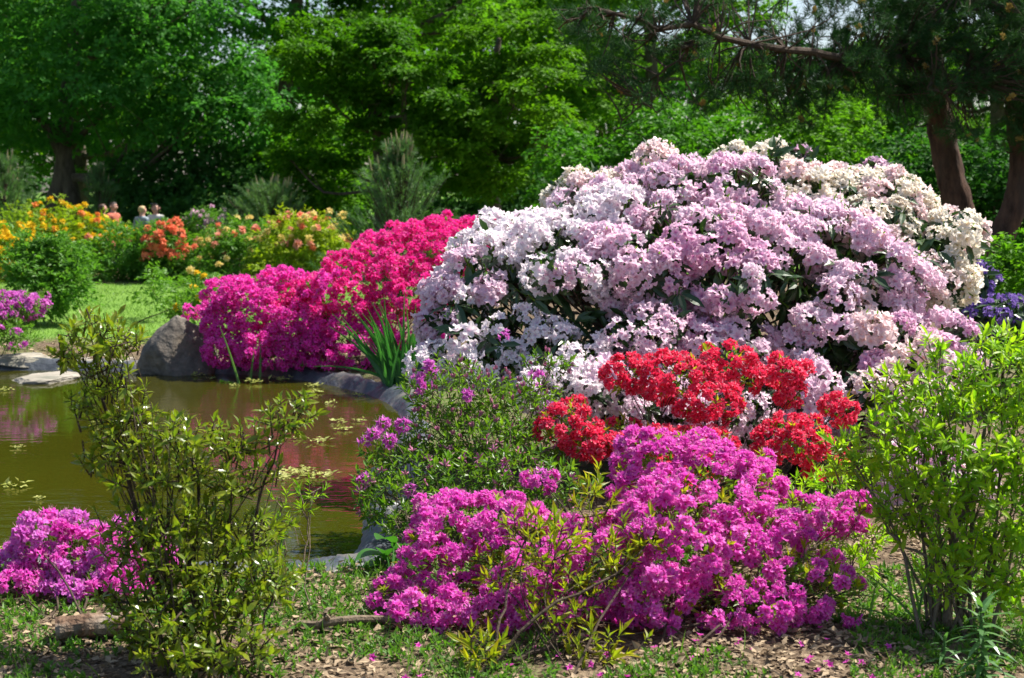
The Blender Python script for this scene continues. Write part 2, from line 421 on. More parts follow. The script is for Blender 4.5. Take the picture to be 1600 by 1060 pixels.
def make_water():
    # murky pond surface reaching a little under the liner lip
    c = POND.mean(0); ring = c + (POND - c) * 1.035
    n = len(ring)
    V = np.concatenate([np.c_[ring, np.full(n, WATER_Z)], [[c[0], c[1], WATER_Z]]])
    T = [(i, (i + 1) % n, n) for i in range(n)]
    m, t, out = mat_new('pond_water')
    tc = t.nodes.new('ShaderNodeTexCoord')
    n1 = t.nodes.new('ShaderNodeTexNoise'); n1.inputs['Scale'].default_value = .8; n1.inputs['Detail'].default_value = 4; t.links.new(tc.outputs['Object'], n1.inputs['Vector'])
    col = vmix(t, (.022, .023, .0018), (.042, .039, .003), n1.outputs[0])
    b = t.nodes.new('ShaderNodeBsdfPrincipled'); t.links.new(col, b.inputs['Base Color'])
    b.inputs['Roughness'].default_value = .02; b.inputs['IOR'].default_value = 1.33; b.inputs['Specular IOR Level'].default_value = .5
    mp = t.nodes.new('ShaderNodeMapping'); mp.inputs['Scale'].default_value = (1.0, 2.6, 1); t.links.new(tc.outputs['Object'], mp.inputs[0])
    n2 = t.nodes.new('ShaderNodeTexNoise'); n2.inputs['Scale'].default_value = 5; n2.inputs['Detail'].default_value = 3; t.links.new(mp.outputs[0], n2.inputs['Vector'])
    n3 = t.nodes.new('ShaderNodeTexNoise'); n3.inputs['Scale'].default_value = .5; t.links.new(tc.outputs['Object'], n3.inputs['Vector'])
    mr = t.nodes.new('ShaderNodeMapRange'); t.links.new(n3.outputs[0], mr.inputs[0]); mr.inputs[1].default_value = .42; mr.inputs[2].default_value = .62; mr.inputs[3].default_value = .02; mr.inputs[4].default_value = .10
    bp = t.nodes.new('ShaderNodeBump'); bp.inputs['Distance'].default_value = .05; t.links.new(mr.outputs[0], bp.inputs['Strength'])
    t.links.new(n2.outputs[0], bp.inputs['Height']); t.links.new(bp.outputs[0], b.inputs['Normal'])
    t.links.new(b.outputs[0], out.inputs[0])
    o = new('pond_water', Geo().add(V, T).mesh('pond_water', m, True)); o['kind'] = 'structure'

def make_liner():
    # rubber sheet folded over the edge: a strip with its own lip, wrinkled along the shore
    n = len(POND)
    tan = norm(np.c_[np.roll(POND, -1, 0) - np.roll(POND, 1, 0), np.zeros(n)])
    nrm = np.stack([tan[:, 1], -tan[:, 0]], 1)
    area = np.sum(POND[:, 0] * np.roll(POND[:, 1], -1) - np.roll(POND[:, 0], -1) * POND[:, 1])
    if area < 0: nrm = -nrm
    s = np.arange(n)
    wide = 0.16 + 0.05 * np.sin(s * .23) + 0.03 * np.sin(s * 1.1 + 1)
    for px, ext, sig in (((590, 612), .10, .4), ((520, 895), .30, .35), ((600, 740), .12, .4)):
        q = G(*px)[:2]; wide += ext * np.exp(-np.sum((POND - q) ** 2, 1) / (2 * sig ** 2))
    prof = [(-.22, -.22), (-.06, -.105), (-.01, -.075), (.15, -.025), (.38, .004), (.6, .012), (.82, .008), (1.0, -.014), (1.02, -.06)]
    V = []
    for a, h in prof:
        off = a * (wide if a > 0 else 1.0)
        wr = 0.006 * np.sin(s * 1.3 + a * 6) + 0.006 * np.sin(s * .53 - a * 3) + .010 * np.sin(s * .21 + 2 * np.sin(s * .07) + a) + .006 * rng.normal(size=n)
        p = POND + nrm * np.asarray(off)[..., None] if np.ndim(off) else POND + nrm * off
        V.append(np.c_[p, h + (wr if a > -.05 else 0 * wr) * (1 if 0 < a < .95 else .3)])
    V = np.concatenate(V); T = []
    for r in range(len(prof) - 1):
        for i in range(n):
            a, b = r * n + i, r * n + (i + 1) % n
            T += [(a, b, b + n), (a, b + n, a + n)]
    o = new('pond_liner', Geo().add(V, T).mesh('pond_liner', MAT['liner'], True))
    tag(o, 'dark grey rubber liner folded over the edge of the pond', 'pond liner')

make_ground(); make_water(); make_liner()

# ------------------------------------------------------------------ leaf and flower templates
LEAF4 = (np.array([[0, 0, 0], [-.5, .45, .10], [0, 1, -.05], [.5, .45, .10]]), np.array([[0, 2, 1], [0, 3, 2]]))
LEAF6 = (np.array([[0, 0, 0], [-.5, .4, .08], [0, .45, -.02], [.5, .4, .08], [0, 1, -.12]]), np.array([[0, 2, 1], [0, 3, 2], [1, 2, 4], [2, 3, 4]]))
LEAF8 = (np.array([[0, 0, 0], [-.40, .25, .05], [0, .28, 0], [.40, .25, .05], [-.46, .62, .0], [0, .65, -.05], [.46, .62, .0], [0, 1, -.16]]),
         np.array([[0, 2, 1], [0, 3, 2], [1, 5, 4], [1, 2, 5], [2, 6, 5], [2, 3, 6], [4, 5, 7], [5, 6, 7]]))
BLADE = (np.array([[-.5, 0, 0], [.5, 0, 0], [-.45, .35, .01], [.45, .35, .01], [-.3, .7, -.05], [.3, .7, -.05], [0, 1, -.18]]),
         np.array([[0, 1, 3], [0, 3, 2], [2, 3, 5], [2, 5, 4], [4, 5, 6]]))
NEEDLE = (np.array([[-.5, 0, 0], [.5, 0, 0], [0, 1, 0]]), np.array([[0, 1, 2]]))

def floret(geo, c, axis, r, deep=.5, cup=.45, sub=4, v=.5, ruffle=.12, m=0):
    """five-lobed funnel flower"""
    R = frames(np.array([axis]))[0]
    a1 = np.linspace(0, 2 * math.pi, 10, endpoint=False); a2 = np.linspace(0, 2 * math.pi, 5 * sub, endpoint=False)
    mod = (1 - deep) + deep * np.abs(np.cos(2.5 * a2)) ** .8
    V = [[0, 0, -cup * .7]]
    m1 = .5 * ((1 - deep * .5) + deep * .5 * np.abs(np.cos(2.5 * a1)))
    V += [[m1[i] * math.cos(a1[i]), m1[i] * math.sin(a1[i]), -cup * .12] for i in range(10)]
    zz = rng.normal(size=5 * sub) * ruffle + .05
    V += [[mod[i] * math.cos(a2[i]), mod[i] * math.sin(a2[i]), zz[i]] for i in range(5 * sub)]
    t = np.array([0.] + [.45] * 10 + [1.] * (5 * sub))
    T = [(0, 1 + i, 1 + (i + 1) % 10) for i in range(10)]
    k = sub // 2 if sub >= 2 else 1
    n2 = 5 * sub; q = n2 // 10
    for i in range(10):
        A, B = 1 + i, 1 + (i + 1) % 10
        o = [11 + (i * q + j) % n2 for j in range(q + 1)]
        T.append((A, o[0], o[1]))
        for j in range(1, q): T.append((A, o[j], o[j + 1]))
        T.append((A, o[q], B))
    V = np.array(V) * r
    geo.add(np.asarray(c) + V @ R.T, T, v, t, m)

def hemi_points(n, lo=.05):
    i = np.arange(n) + .5
    z = 1 - (1 - lo) * i / n; a = i * 2.399963
    s = np.sqrt(1 - z * z)
    return np.stack([s * np.cos(a), s * np.sin(a), z], 1)

def truss(nf=17, r=.085, fr=.042, deep=.36):
    g = Geo(); skew = np.array([rng.uniform(.9, 1.15), rng.uniform(.9, 1.15), rng.uniform(.62, .9)]); lean = rng.normal(size=3) * .014
    for p in hemi_points(nf, -.05):
        p = norm(p + rng.normal(size=3) * .18)
        c = p * skew * r * rng.uniform(.8, 1.1) + lean
        floret(g, c, norm(p + .2 * Z3 + rng.normal(size=3) * .3), fr * rng.uniform(.75, 1.18), deep, rng.uniform(.4, .8), 4, rng.random(), .17)
    for _ in range(3):
        d = norm(rng.normal(size=3) + Z3); scatter(g, LEAF4, np.array([d * r * .7]), np.array([d]), rand_dirs(1), .03, .010, m=1)
    tube(g, [[0, 0, -.10], [0, 0, -.02], [0, 0, .05]], [.007, .006, .004], 5, m=1)
    return g

def cluster(nf=6, r=.035, fr=.028, deep=.36, sub=4, stam=True, spread=.1):
    g = Geo()
    for p in hemi_points(nf, spread):
        p = norm(p + rng.normal(size=3) * .2)
        c = p * r * rng.uniform(.75, 1.2); ax = norm(p + rng.normal(size=3) * .25); rr = fr * rng.uniform(.8, 1.15)
        floret(g, c, ax, rr, deep, .6, sub, rng.random(), .16)
        if stam:
            k = 3
            d = norm(ax + rng.normal(size=(k, 3)) * .3)
            scatter(g, NEEDLE, np.repeat([c], k, 0), d, rand_dirs(k), rr * 1.25, .0022, m=1)
    return g

def whorl(n=9, L=.05, Wd=.017, stem=.05, tpl=LEAF6, spread=(20, 75), levels=3, lift=.4):
    """leafy shoot: leaves round a short stem, older ones wider spread"""
    g = Geo(); pos, d, nn = [], [], []
    for i in range(n):
        f = i / max(n - 1, 1); a = i * 2.4 + rng.normal() * .25
        e = math.radians(spread[1] + (spread[0] - spread[1]) * f + rng.normal() * 9)
        dd = np.array([math.sin(e) * math.cos(a), math.sin(e) * math.sin(a), math.cos(e)])
        pos.append([0, 0, stem * (f - 1) * .9]); d.append(dd)
        nn.append(norm(Z3 - dd * dd[2] * .98 + rng.normal(size=3) * .15))
    pos, d, nn = map(np.array, (pos, d, nn))
    ll = L * rng.uniform(.5, 1.2, n); scatter(g, tpl, pos, d, nn, ll, ll * (Wd / L))
    tube(g, [[0, 0, -stem * 1.7], [0, 0, -stem * .6], [0, 0, 0]], [.0028, .0022, .0012], 4, m=1)
    return g

def rhodo_whorl(n=8, L=.13, Wd=.043):
    g = Geo(); a = np.arange(n) * 2 * math.pi / n * 1.62 + rng.normal(size=n) * .2
    e = np.radians(rng.uniform(68, 128, n))
    d = np.stack([np.sin(e) * np.cos(a), np.sin(e) * np.sin(a), np.cos(e)], 1)
    nn = norm(Z3 - d * d[:, 2:3] + rng.normal(size=(n, 3)) * .12)
    ll = L * rng.uniform(.75, 1.15, n)
    scatter(g, LEAF8, d * .012 - Z3 * .02 * rng.random((n, 1)), d, nn, ll, ll * Wd / L)
    tube(g, [[0, 0, -.16], [0, 0, -.07], [0, 0, .03]], [.005, .0045, .004], 5, m=1)
    return g

def meshes(name, geos, mats, smooth=False): return [g.mesh(name, mats, smooth) for g in geos]

# ------------------------------------------------------------------ lobes: the mounds a shrub is made of
def L(x, y, Y, rx, ry, dep):
    """mound: centre and half sizes measured in the photo, depth half size in metres"""
    return (*P(x, y, Y), M2(rx, Y), dep, M2(ry, Y))

def lobe_arr(lobes): return np.array(lobes, float)

def surf(lobes, N, dmin, shell=1.0, zmin=.03, jit=.05, keep=None, back=.35, cut=.80, tries=14, rough=.22):
    """points spread over the joint surface of the mounds, with outward normals"""
    Lb = lobe_arr(lobes); area = Lb[:, 3] * Lb[:, 5] + Lb[:, 4] * Lb[:, 5] + Lb[:, 3] * Lb[:, 4]
    M = N * tries
    k = rng.choice(len(Lb), M, p=area / area.sum())
    u = rand_dirs(M); R = Lb[k, 3:6]; c = Lb[k, :3]
    bump = 1 + rough * snoise(c + u * R, 1.25 / max(.05, float(np.median(Lb[:, 3]))), 3.3)[:, None]
    p = c + u * R * shell * bump * (1 + rng.normal(size=(M, 1)) * jit)
    n = norm(u / R)
    ok = p[:, 2] > zmin
    for j in range(len(Lb)):
        q = np.linalg.norm((p - Lb[j, :3]) / Lb[j, 3:6], axis=1) / shell
        ok &= (q > cut) | (k == j)
    to = norm(CAM - p); ok &= np.einsum('ij,ij->i', to, n) > -back
    if keep is not None: ok &= keep(p)
    p, n = p[ok], n[ok]
    if dmin <= 0: return p[:N], n[:N]
    # greedy spacing on a hash grid
    out, grid = [], {}
    for i, q in enumerate(p):
        key = tuple((q // dmin).astype(int)); bad = False
        for dx in (-1, 0, 1):
            for dy in (-1, 0, 1):
                for dz in (-1, 0, 1):
                    for j in grid.get((key[0] + dx, key[1] + dy, key[2] + dz), ()):
                        e = p[j] - q
                        if e @ e < dmin * dmin: bad = True; break
                    if bad: break
                if bad: break
            if bad: break
        if not bad:
            grid.setdefault(key, []).append(i); out.append(i)
            if len(out) >= N: break
    return p[out], n[out]

def branches(root, lobes, base, mat, n_twig=6, r0=.012, pts=None, spread=.06, r_tw=.0028, kname='branch', sag=.0):
    """one limb per mound, from the foot of the shrub to its centre, with twigs out to the surface"""
    for i, lb in enumerate(lobes):
        c = np.array(lb[:3]); R = np.array(lb[3:6]); g = Geo()
        b = np.array(base, float) + np.array([*(rng.normal(size=2) * spread), 0])
        mid = b * .55 + c * .45 + np.array([0, 0, -.06 * sag]) + rng.normal(size=3) * .03
        cv = curve([b - Z3 * .03, mid, c - Z3 * R[2] * .3], 8, .006)
        tube(g, cv, np.linspace(r0, r0 * .4, 8), 6)
        for _ in range(n_twig):
            u = rand_dirs(1)[0]; u[2] = abs(u[2]) * .8 + .1; u[1] -= .3; u = norm(u)
            e = c + u * R * rng.uniform(.75, .98); s = cv[int(rng.integers(4, 8))]
            if e[2] < .03: continue
            tube(g, curve([s, (s + e) / 2 + rng.normal(size=3) * .03, e], 5), np.linspace(r0 * .32, r_tw * .6, 5), 4)
        part(kname, g, mat, root)

def inner_foliage(root, lobes, n, leaf, L0, W0, mat, shell=(.45, .86), zmin=.02, up=.5, name='foliage'):
    Lb = lobe_arr(lobes); vol = Lb[:, 3] * Lb[:, 4] * Lb[:, 5]; w = vol ** .75
    k = rng.choice(len(Lb), n, p=w / w.sum()); u = rand_dirs(n)
    p = Lb[k, :3] + u * Lb[k, 3:6] * rng.uniform(*shell, n)[:, None]
    ok = p[:, 2] > zmin; p, u = p[ok], u[ok]; n = len(p)
    g = Geo(); d = norm(u + rng.normal(size=(n, 3)) * .6 + Z3 * .1)
    nn = norm(u * .4 + Z3 * up + rng.normal(size=(n, 3)) * .4)
    ll = L0 * rng.uniform(.65, 1.2, n)
    scatter(g, leaf, p, d, nn, ll, ll * (W0 / L0))
    return part(name, g, mat, root, kind='stuff')

def split_vis(p, n, cap, extra=0.0):
    """the ones that show largest first"""
    to = norm(CAM - p); s = np.einsum('ij,ij->i', to, n) + .25 * n[:, 2] - .15 * p[:, 1] + extra
    o = np.argsort(-s)
    return o[:cap], o[cap:]

def dress(root, name, geos, mats, p, n, scale=(.85, 1.2), up=.4, cap=300, noise=.2, stuff_name=None, smooth=False):
    """separate pieces for the ones seen best, the rest joined"""
    ax = norm(n + up * Z3 + rng.normal(size=n.shape) * noise); sc = rng.uniform(*scale, len(p))
    a, b = split_vis(p, n, cap)
    ms = meshes(name, geos, mats, smooth)
    instances(name, ms, root, p[a], ax[a], sc[a])
    if len(b):
        g = Geo()
        arrs = [x.arr() for x in geos]; w = rng.integers(0, len(arrs), len(b))
        for j, A in enumerate(arrs): place_many(g, A, p[b][w == j], ax[b][w == j], sc[b][w == j])
        part(stuff_name or name, g, mats, root, kind='stuff', smooth=smooth)

# ------------------------------------------------------------------ boulder, stones, log
def rock(name, label, cat, px, Y, rx, ry, dep, mat, seed, peak=None, z0=None, group=None, flat=0, cuts=9):
    bm_v = []; n = 56; m = 36
    c = P(px[0], px[1], Y); R = np.array([M2(rx, Y), dep, M2(ry, Y)])
    th = np.linspace(0, 2 * math.pi, n, endpoint=False); ph = np.linspace(0, math.pi, m)
    u = np.array([[math.sin(b) * math.cos(a), math.sin(b) * math.sin(a), math.cos(b)] for b in ph for a in th])
    rg = np.random.default_rng(seed)
    r = np.ones(len(u)) * 1.25
    for d in norm(rg.normal(size=(cuts, 3))):          # facets: planes that cut the block
        h = rg.uniform(.72, .98); dp = u @ d
        r = np.where(dp > .05, np.minimum(r, h / np.maximum(dp, .05)), r)
    r *= 1 + .05 * snoise(u, 3, seed) + .03 * snoise(u, 8, seed) + .015 * snoise(u, 19, seed)
    q = u * r[:, None]
    if peak is not None:
        s = np.clip((q[:, 2] + .6) / 1.6, 0, 1)
        q[:, 0] = q[:, 0] * (1.05 - s * .72) + peak * s; q[:, 1] *= 1 - s * .6; q[:, 2] *= 1.12
    if flat: q[:, 2] = np.clip(q[:, 2], -1, flat)
    V = c + q * R
    T = []
    for i in range(m - 1):
        for j in range(n):
            a, b = i * n + j, i * n + (j + 1) % n
            T += [(a, a + n, b + n), (a, b + n, b)]
    me = Geo().add(V - c, T).mesh(name, mat, False)
    me.polygons.foreach_set('use_smooth', np.ones(len(T), bool))
    o = new(name, me, None, tuple(c)); tag(o, label, cat, group)
    return o

rock('boulder', 'pointed grey boulder at the far pond edge beside the pink azalea', 'boulder', (276, 550), 13.25, 58, 54, .42, MAT['rock'], 4, peak=.10)
rock('bank_stone', 'long low pale stone lying on the far bank under the orchid pink azalea', 'stone', (20, 563), 13.6, 60, 11, .3, MAT['pale_rock'], 8, flat=.6)
rock('bank_stone', 'flat pale stone half hidden behind the twiggy top of the glossy shrub', 'stone', (165, 566), 13.65, 60, 9, .28, MAT['pale_rock'], 12, flat=.6)
rock('reflection_slab', 'beige flat slab standing in for the bank stone reflection by the far edge', 'stone', (76, 590), 12.75, 54, 9, .32, MAT['pale_rock'], 15, flat=.45)  # solid slab modelled in place of the pale bank stone's reflection
rock('edge_stone', 'smooth grey stone bulging over the far pond corner below the iris clump', 'stone', (592, 607), 12.35, 46, 20, .28, MAT['grey_rock'], 21, flat=.5)
rock('edge_stone', 'grey lichen spotted stone on the near pond edge behind the weeds', 'stone', (490, 918), 6.02, 74, 26, .17, MAT['grey_rock'], 33, flat=.6)
rock('edge_stone', 'light grey stone tip at the pond side under the budding azalea', 'stone', (592, 742), 8.1, 22, 12, .12, MAT['pale_rock'], 40, flat=.6)

def log_thing(name, label, p0, p1, r, mat, n=12, sides=12):
    g = Geo(); cv = curve([p0, (np.array(p0) + p1) / 2 + np.array([0, 0, .006]), p1], n)
    tube(g, cv, r * (1 + .06 * np.sin(np.arange(n) * 1.7)), sides)
    c = np.array(p0); me = g.mesh(name, mat, False); me.transform(Matrix.Translation(Vector(-c)))
    return tag(new(name, me, None, tuple(c)), label, 'log' if 'log' in name else 'branch')
log_thing('cut_log', 'short cut log lying below the orchid azalea at the near bank', G(88, 984, .045), G(205, 976, .045), .045, MAT['log_wood'])
g = Geo(); pts = [G(462, 978, .015), G(520, 974, .03), G(585, 969, .03), G(640, 972, .02), G(690, 978, .012)]
tube(g, curve(pts, 14, .004), np.linspace(.018, .010, 14), 8); tube(g, curve([G(516, 972, .03), G(508, 960, .07), G(512, 952, .085), G(522, 951, .075)], 8), np.linspace(.012, .004, 8), 6)
o = new('fallen_branch', g.mesh('fallen_branch', MAT['twig'])); tag(o, 'bare grey fallen branch with a curled stub lying on the leaf litter', 'branch')

# ------------------------------------------------------------------ trees
def crown_geo(cl, n, Ls, Wd, leaf=LEAF4, up=.7, droop=.15, shell=.6, g=None, per=16):
    """leaf sprays: short flat fans of leaves spread through the clumps (cl rows are centre and half sizes)"""
    cl = np.asarray(cl, float); w = (cl[:, 3] * cl[:, 4] + cl[:, 3] * cl[:, 5] + cl[:, 4] * cl[:, 5])
    ns = max(1, n // per)
    k = rng.choice(len(cl), ns, p=w / w.sum()); u = rand_dirs(ns)
    rr = shell + (1.12 - shell) * rng.random(ns); inn = rng.random(ns) < .3; rr = np.where(inn, rng.random(ns) ** .5, rr)
    R = cl[k, 3:6]; c = cl[k, :3]
    p = c + u * R * rr[:, None]
    f = 1.6 / np.median(cl[:, 3])
    p += .34 * R * np.stack([snoise(p, f, 1), snoise(p, f, 4), snoise(p, f, 9)], 1)
    h = u.copy(); h[:, 2] *= .35
    d = norm(h + rng.normal(size=(ns, 3)) * [.5, .5, .3] - Z3 * droop)
    nn = norm(u * .35 + Z3 * up + rng.normal(size=(ns, 3)) * .3)
    sd = norm(np.cross(d, nn)); sv = rng.random(ns) * .55 + rng.random(len(cl))[k] * .2
    sl = Ls * rng.uniform(2.2, 4.2, ns)
    t = rng.random((ns, per)) - .35; side = rng.choice([-1., 1.], (ns, per)); wv = rng.random((ns, per))
    q = p[:, None] + d[:, None] * (t * sl[:, None])[..., None] + sd[:, None] * (side * wv * .5 * Ls * (1.25 - t))[..., None] + rng.normal(size=(ns, per, 3)) * .18 * Ls
    q[..., 2] -= (t + .35) ** 2 * sl[:, None] * .25
    ld = d[:, None] * .7 + sd[:, None] * (side * rng.uniform(.3, 1.1, (ns, per)))[..., None] + rng.normal(size=(ns, per, 3)) * .2 - Z3 * .12
    ln = nn[:, None] + rng.normal(size=(ns, per, 3)) * .35
    N = ns * per; ll = Ls * rng.uniform(.65, 1.25, N)
    g = g or Geo(); scatter(g, leaf, q.reshape(-1, 3), ld.reshape(-1, 3), norm(ln.reshape(-1, 3)), ll, ll * (Wd / Ls), v=np.repeat(sv, per) + rng.random(N) * .25)
    return g

def clumps(c, R, n, r, flat=.55, zmin=0, hollow=.55):
    """clump centres inside an ellipsoid, most near its surface"""
    u = rand_dirs(n); rr = hollow + (1 - hollow) * rng.random(n)
    p = np.array(c) + u * np.array(R) * rr[:, None]
    s = r * rng.uniform(.6, 1.35, n)
    p[:, 2] = np.maximum(p[:, 2], zmin)
    return np.c_[p, s, s, s * flat * rng.uniform(.7, 1.3, n)]

def limbs(root, forks, cl, n, mat, r0=.07, name='limb'):
    order = rng.permutation(len(cl))[:n]
    for i in order:
        e = cl[i, :3]; s = forks[int(np.argmin(np.linalg.norm(forks - (e - Z3 * .8), axis=1)))]
        g = Geo(); mid = s * .5 + e * .5 + np.array([0, 0, -.12 * np.linalg.norm(e - s)]) + rng.normal(size=3) * .12
        cv = curve([s, mid, e], 9, .03); tube(g, cv, np.linspace(r0, r0 * .18, 9), 6)
        for _ in range(3):
            q = cv[int(rng.integers(4, 8))]; f = e + rng.normal(size=3) * cl[i, 3:6] * .8
            tube(g, curve([q, (q + f) / 2 + rng.normal(size=3) * .05, f], 5), np.linspace(r0 * .3, r0 * .08, 5), 4)
        part(name, g, mat, root)

def tree(name, label, cat, base, trunks, cl, n_leaf, Ls, Wd, mat, bark='bark', n_limb=8, limb_r=.07, group=None, up=.7, droop=.15, leaf=LEAF4, extra_limbs=()):
    root = thing(name, label, cat, base, group); forks = []
    for pts, r1, r2 in trunks:
        g = Geo(); cv = curve(pts, 42, .006); rad = np.linspace(r1, r2, 42); rad[:5] *= np.linspace(1.4, 1, 5)
        tube(g, cv, rad, 16, rug=.14); part('trunk', g, MAT[bark], root, smooth=True); forks.append(cv[12::3])
    forks = np.concatenate(forks)
    for pts, r1, r2 in extra_limbs:
        g = Geo(); cv = curve(pts, 14, .02); tube(g, cv, np.linspace(r1, r2, 14), 8)
        for k in range(5):
            q = cv[3 + 2 * k]; f = q + rng.normal(size=3) * np.array([.35, .25, .3]); tube(g, curve([q, (q + f) / 2 + rng.normal(size=3) * .05, f], 5), np.linspace(r2, r2 * .3, 5), 4)
        part('limb', g, MAT[bark], root)
    limbs(root, forks, cl, n_limb, MAT[bark], limb_r)
    part('crown', crown_geo(cl, n_leaf, Ls, Wd, leaf, up, droop), MAT[mat], root, kind=None)
    return root

def lobes_px(rows):
    """clumps given by photo spot, distance and half sizes"""
    return np.array([L(*r) for r in rows])

def trunk_px(pts, Y): return [P(x, y, Y) for x, y in pts]

# big maple at the far bank, twin trunk
Y = 33.0; b = P(92, 415, Y); b[2] = 0
cl = np.concatenate([
    lobes_px([(60, 60, 32, 110, 60, 1.4), (180, 50, 31, 110, 55, 1.3), (20, 150, 31.5, 90, 45, 1.2), (120, 130, 30.5, 110, 45, 1.2), (240, 120, 31, 100, 45, 1.2), (330, 140, 32, 80, 36, 1.2),
              (300, 190, 31.5, 100, 35, 1.1), (220, 185, 32, 70, 30, 1), (400, 160, 32.5, 80, 40, 1), (60, 200, 32.5, 80, 35, 1), (-60, 120, 32, 100, 70, 1.4), (-40, 230, 33, 70, 35, 1), (160, 215, 34, 90, 30, 1), (420, 230, 33, 60, 30, .9),
              (225, 20, 32, 80, 50, 1.2), (345, 75, 31.5, 46, 18, .8), (390, 105, 31.5, 50, 20, .8), (350, 20, 32, 34, 14, .7), (420, 140, 31, 50, 26, .8), (400, 190, 30.5, 60, 26, .9), (330, 170, 31, 60, 26, .9)]),
    clumps((P(100, 0, Y)[0], Y, 7.2), (5.2, 4.5, 3.0), 34, 1.35, .5, 5.4)])
tree('maple_tree', 'large dark maple with a forked double trunk beyond the yellow azaleas', 'tree', b,
     [([P(82, 415, Y) * [1, 1, 0], P(84, 330, Y), P(98, 270, Y), P(102, 210, Y), P(108, 120, Y), P(120, 0, Y), P(100, -160, Y)], .24, .10),
      ([P(120, 415, Y) * [1, 1, 0], P(112, 330, Y), P(106, 270, Y), P(86, 215, Y), P(60, 180, Y), P(0, 130, Y)], .26, .08)],
     cl, 100000, .125, .08, 'maple', n_limb=16, limb_r=.08,
     extra_limbs=[([P(112, 230, Y), P(150, 190, Y - .6), P(200, 150, Y - 1), P(250, 120, Y - 1.3)], .08, .03), ([P(100, 205, Y), P(122, 120, Y - .5), P(128, 60, Y - .8)], .09, .04)])

# light green layered trees, mid distance
def layered(px, Y, spots, label, top, n, trunk_pts, mat='layered', up=.95, Ls=.10):
    cl = lobes_px([(x + rng.normal() * a * .55, y + rng.normal() * 14, yy + rng.normal() * .5, a * rng.uniform(.28, .6), rng.uniform(6, 13), .6) for (x, y, yy, a, _, _) in spots for _k in range(3)]); b = P(px, 420, Y); b[2] = 0
    tr = [P(x, y, Y) for x, y in trunk_pts]; tr = [tr[0] * [1, 1, 0]] + tr
    tree('layered_tree', label, 'tree', b, [(tr, .16, .05)], cl, n, Ls, Ls * .62, mat, n_limb=12, limb_r=.045, up=up, droop=.05, group='light green layered trees behind the young pines')
sp = []
for (x, y, rx) in [(560, 70, 90), (600, 100, 100), (520, 130, 80), (620, 150, 90), (690, 90, 80), (560, 190, 80), (650, 200, 80), (500, 90, 60), (470, 180, 60), (700, 150, 70), (600, 50, 70), (520, 60, 60), (650, 250, 60), (540, 250, 60), (480, 240, 50)]:
    sp.append((x, y, 28.5 + rng.uniform(-1.2, 1.2), rx, 15, .9))
layered(595, 29, sp, 'light green layered tree with a dark trunk behind the tall young pine', 0, 42000, [(595, 330), (592, 250), (590, 180), (600, 100), (605, 50)])
sp = []
for (x, y, rx) in [(770, 90, 80), (730, 140, 80), (800, 130, 80), (780, 180, 90), (830, 180, 70), (720, 190, 80), (850, 110, 60), (760, 230, 80), (700, 250, 60), (820, 240, 70), (740, 285, 70), (860, 200, 50), (690, 220, 60), (790, 50, 60), (790, 275, 50)]:
    sp.append((x, y, 28 + rng.uniform(-1.2, 1.2), rx, 15, .9))
layered(770, 28.5, sp, 'light green layered tree spreading between the young pine and the rhododendron', 0, 42000, [(775, 340), (765, 260), (780, 180), (775, 100), (780, 60)])

# fresh green bushes behind the rhododendron
def bush_far(name, label, px, Y, spots, n, mat, Ls, group=None, trunk_r=.05, cat='bush', flat=None):
    cl = lobes_px(spots); b = P(px, 420, Y); b[2] = 0
    root = thing(name, label, cat, b, group)
    for i in range(4):
        g = Geo(); e = cl[int(rng.integers(len(cl))), :3]; tube(g, curve([b + rng.normal(size=3) * [.2, .2, 0], (b + e) / 2 + rng.normal(size=3) * .1, e], 9, .02), np.linspace(trunk_r, trunk_r * .3, 9), 7)
        part('stem', g, MAT['bark'], root)
    part('crown', crown_geo(cl, n, Ls, Ls * .6, LEAF4, .6, .1), MAT[mat], root)
    return root
bush_far('leafy_bush', 'bright green leafy bush behind the cream rhododendron flowers', 1120, 22,
         [(1090, 230, 22, 70, 45, .9), (1010, 250, 22.5, 70, 50, .9), (930, 260, 23, 70, 45, .9), (1060, 300, 21.5, 90, 50, .9), (950, 330, 22, 90, 50, .9), (1150, 280, 22, 80, 60, .9), (1180, 210, 22.5, 60, 40, .8), (880, 320, 23, 50, 40, .8), (1040, 190, 23, 60, 35, .8), (880, 240, 23.5, 45, 40, .8), (1000, 400, 22, 160, 60, 1)], 26000, 'fresh', .10)
bush_far('leafy_bush', 'sun flecked green bush under the pine boughs beside the pine trunks', 1300, 21,
         [(1300, 190, 21, 60, 45, .8), (1250, 240, 20.5, 70, 45, .8), (1350, 250, 21, 70, 50, .8), (1290, 300, 20.5, 90, 50, .8), (1400, 310, 21, 70, 60, .8), (1240, 170, 21.5, 50, 30, .7), (1300, 390, 21, 140, 60, .9)], 18000, 'tall', .09)
bush_far('dark_bush', 'dark green bush in shade behind the leaning pine trunks', 1540, 19,
         [(1430, 260, 19.5, 60, 60, .8), (1500, 300, 20, 80, 70, .8), (1560, 270, 19, 60, 60, .8), (1600, 350, 18.5, 70, 80, .8), (1490, 400, 19, 110, 70, .8), (1650, 260, 19, 60, 70, .8), (1400, 380, 20, 70, 70, .8)], 18000, 'wood', .10)
bush_far('dark_yew', 'broad dark yew behind the group of visitors', 300, 31.5,
         [(250, 270, 32, 60, 40, .9), (300, 255, 32, 70, 45, 1), (360, 265, 32, 60, 45, .9), (330, 310, 31, 80, 40, .9), (250, 320, 31.5, 70, 40, .9), (420, 260, 32.5, 50, 45, .8), (200, 290, 32.5, 50, 50, .8)], 16000, 'dark', .12)
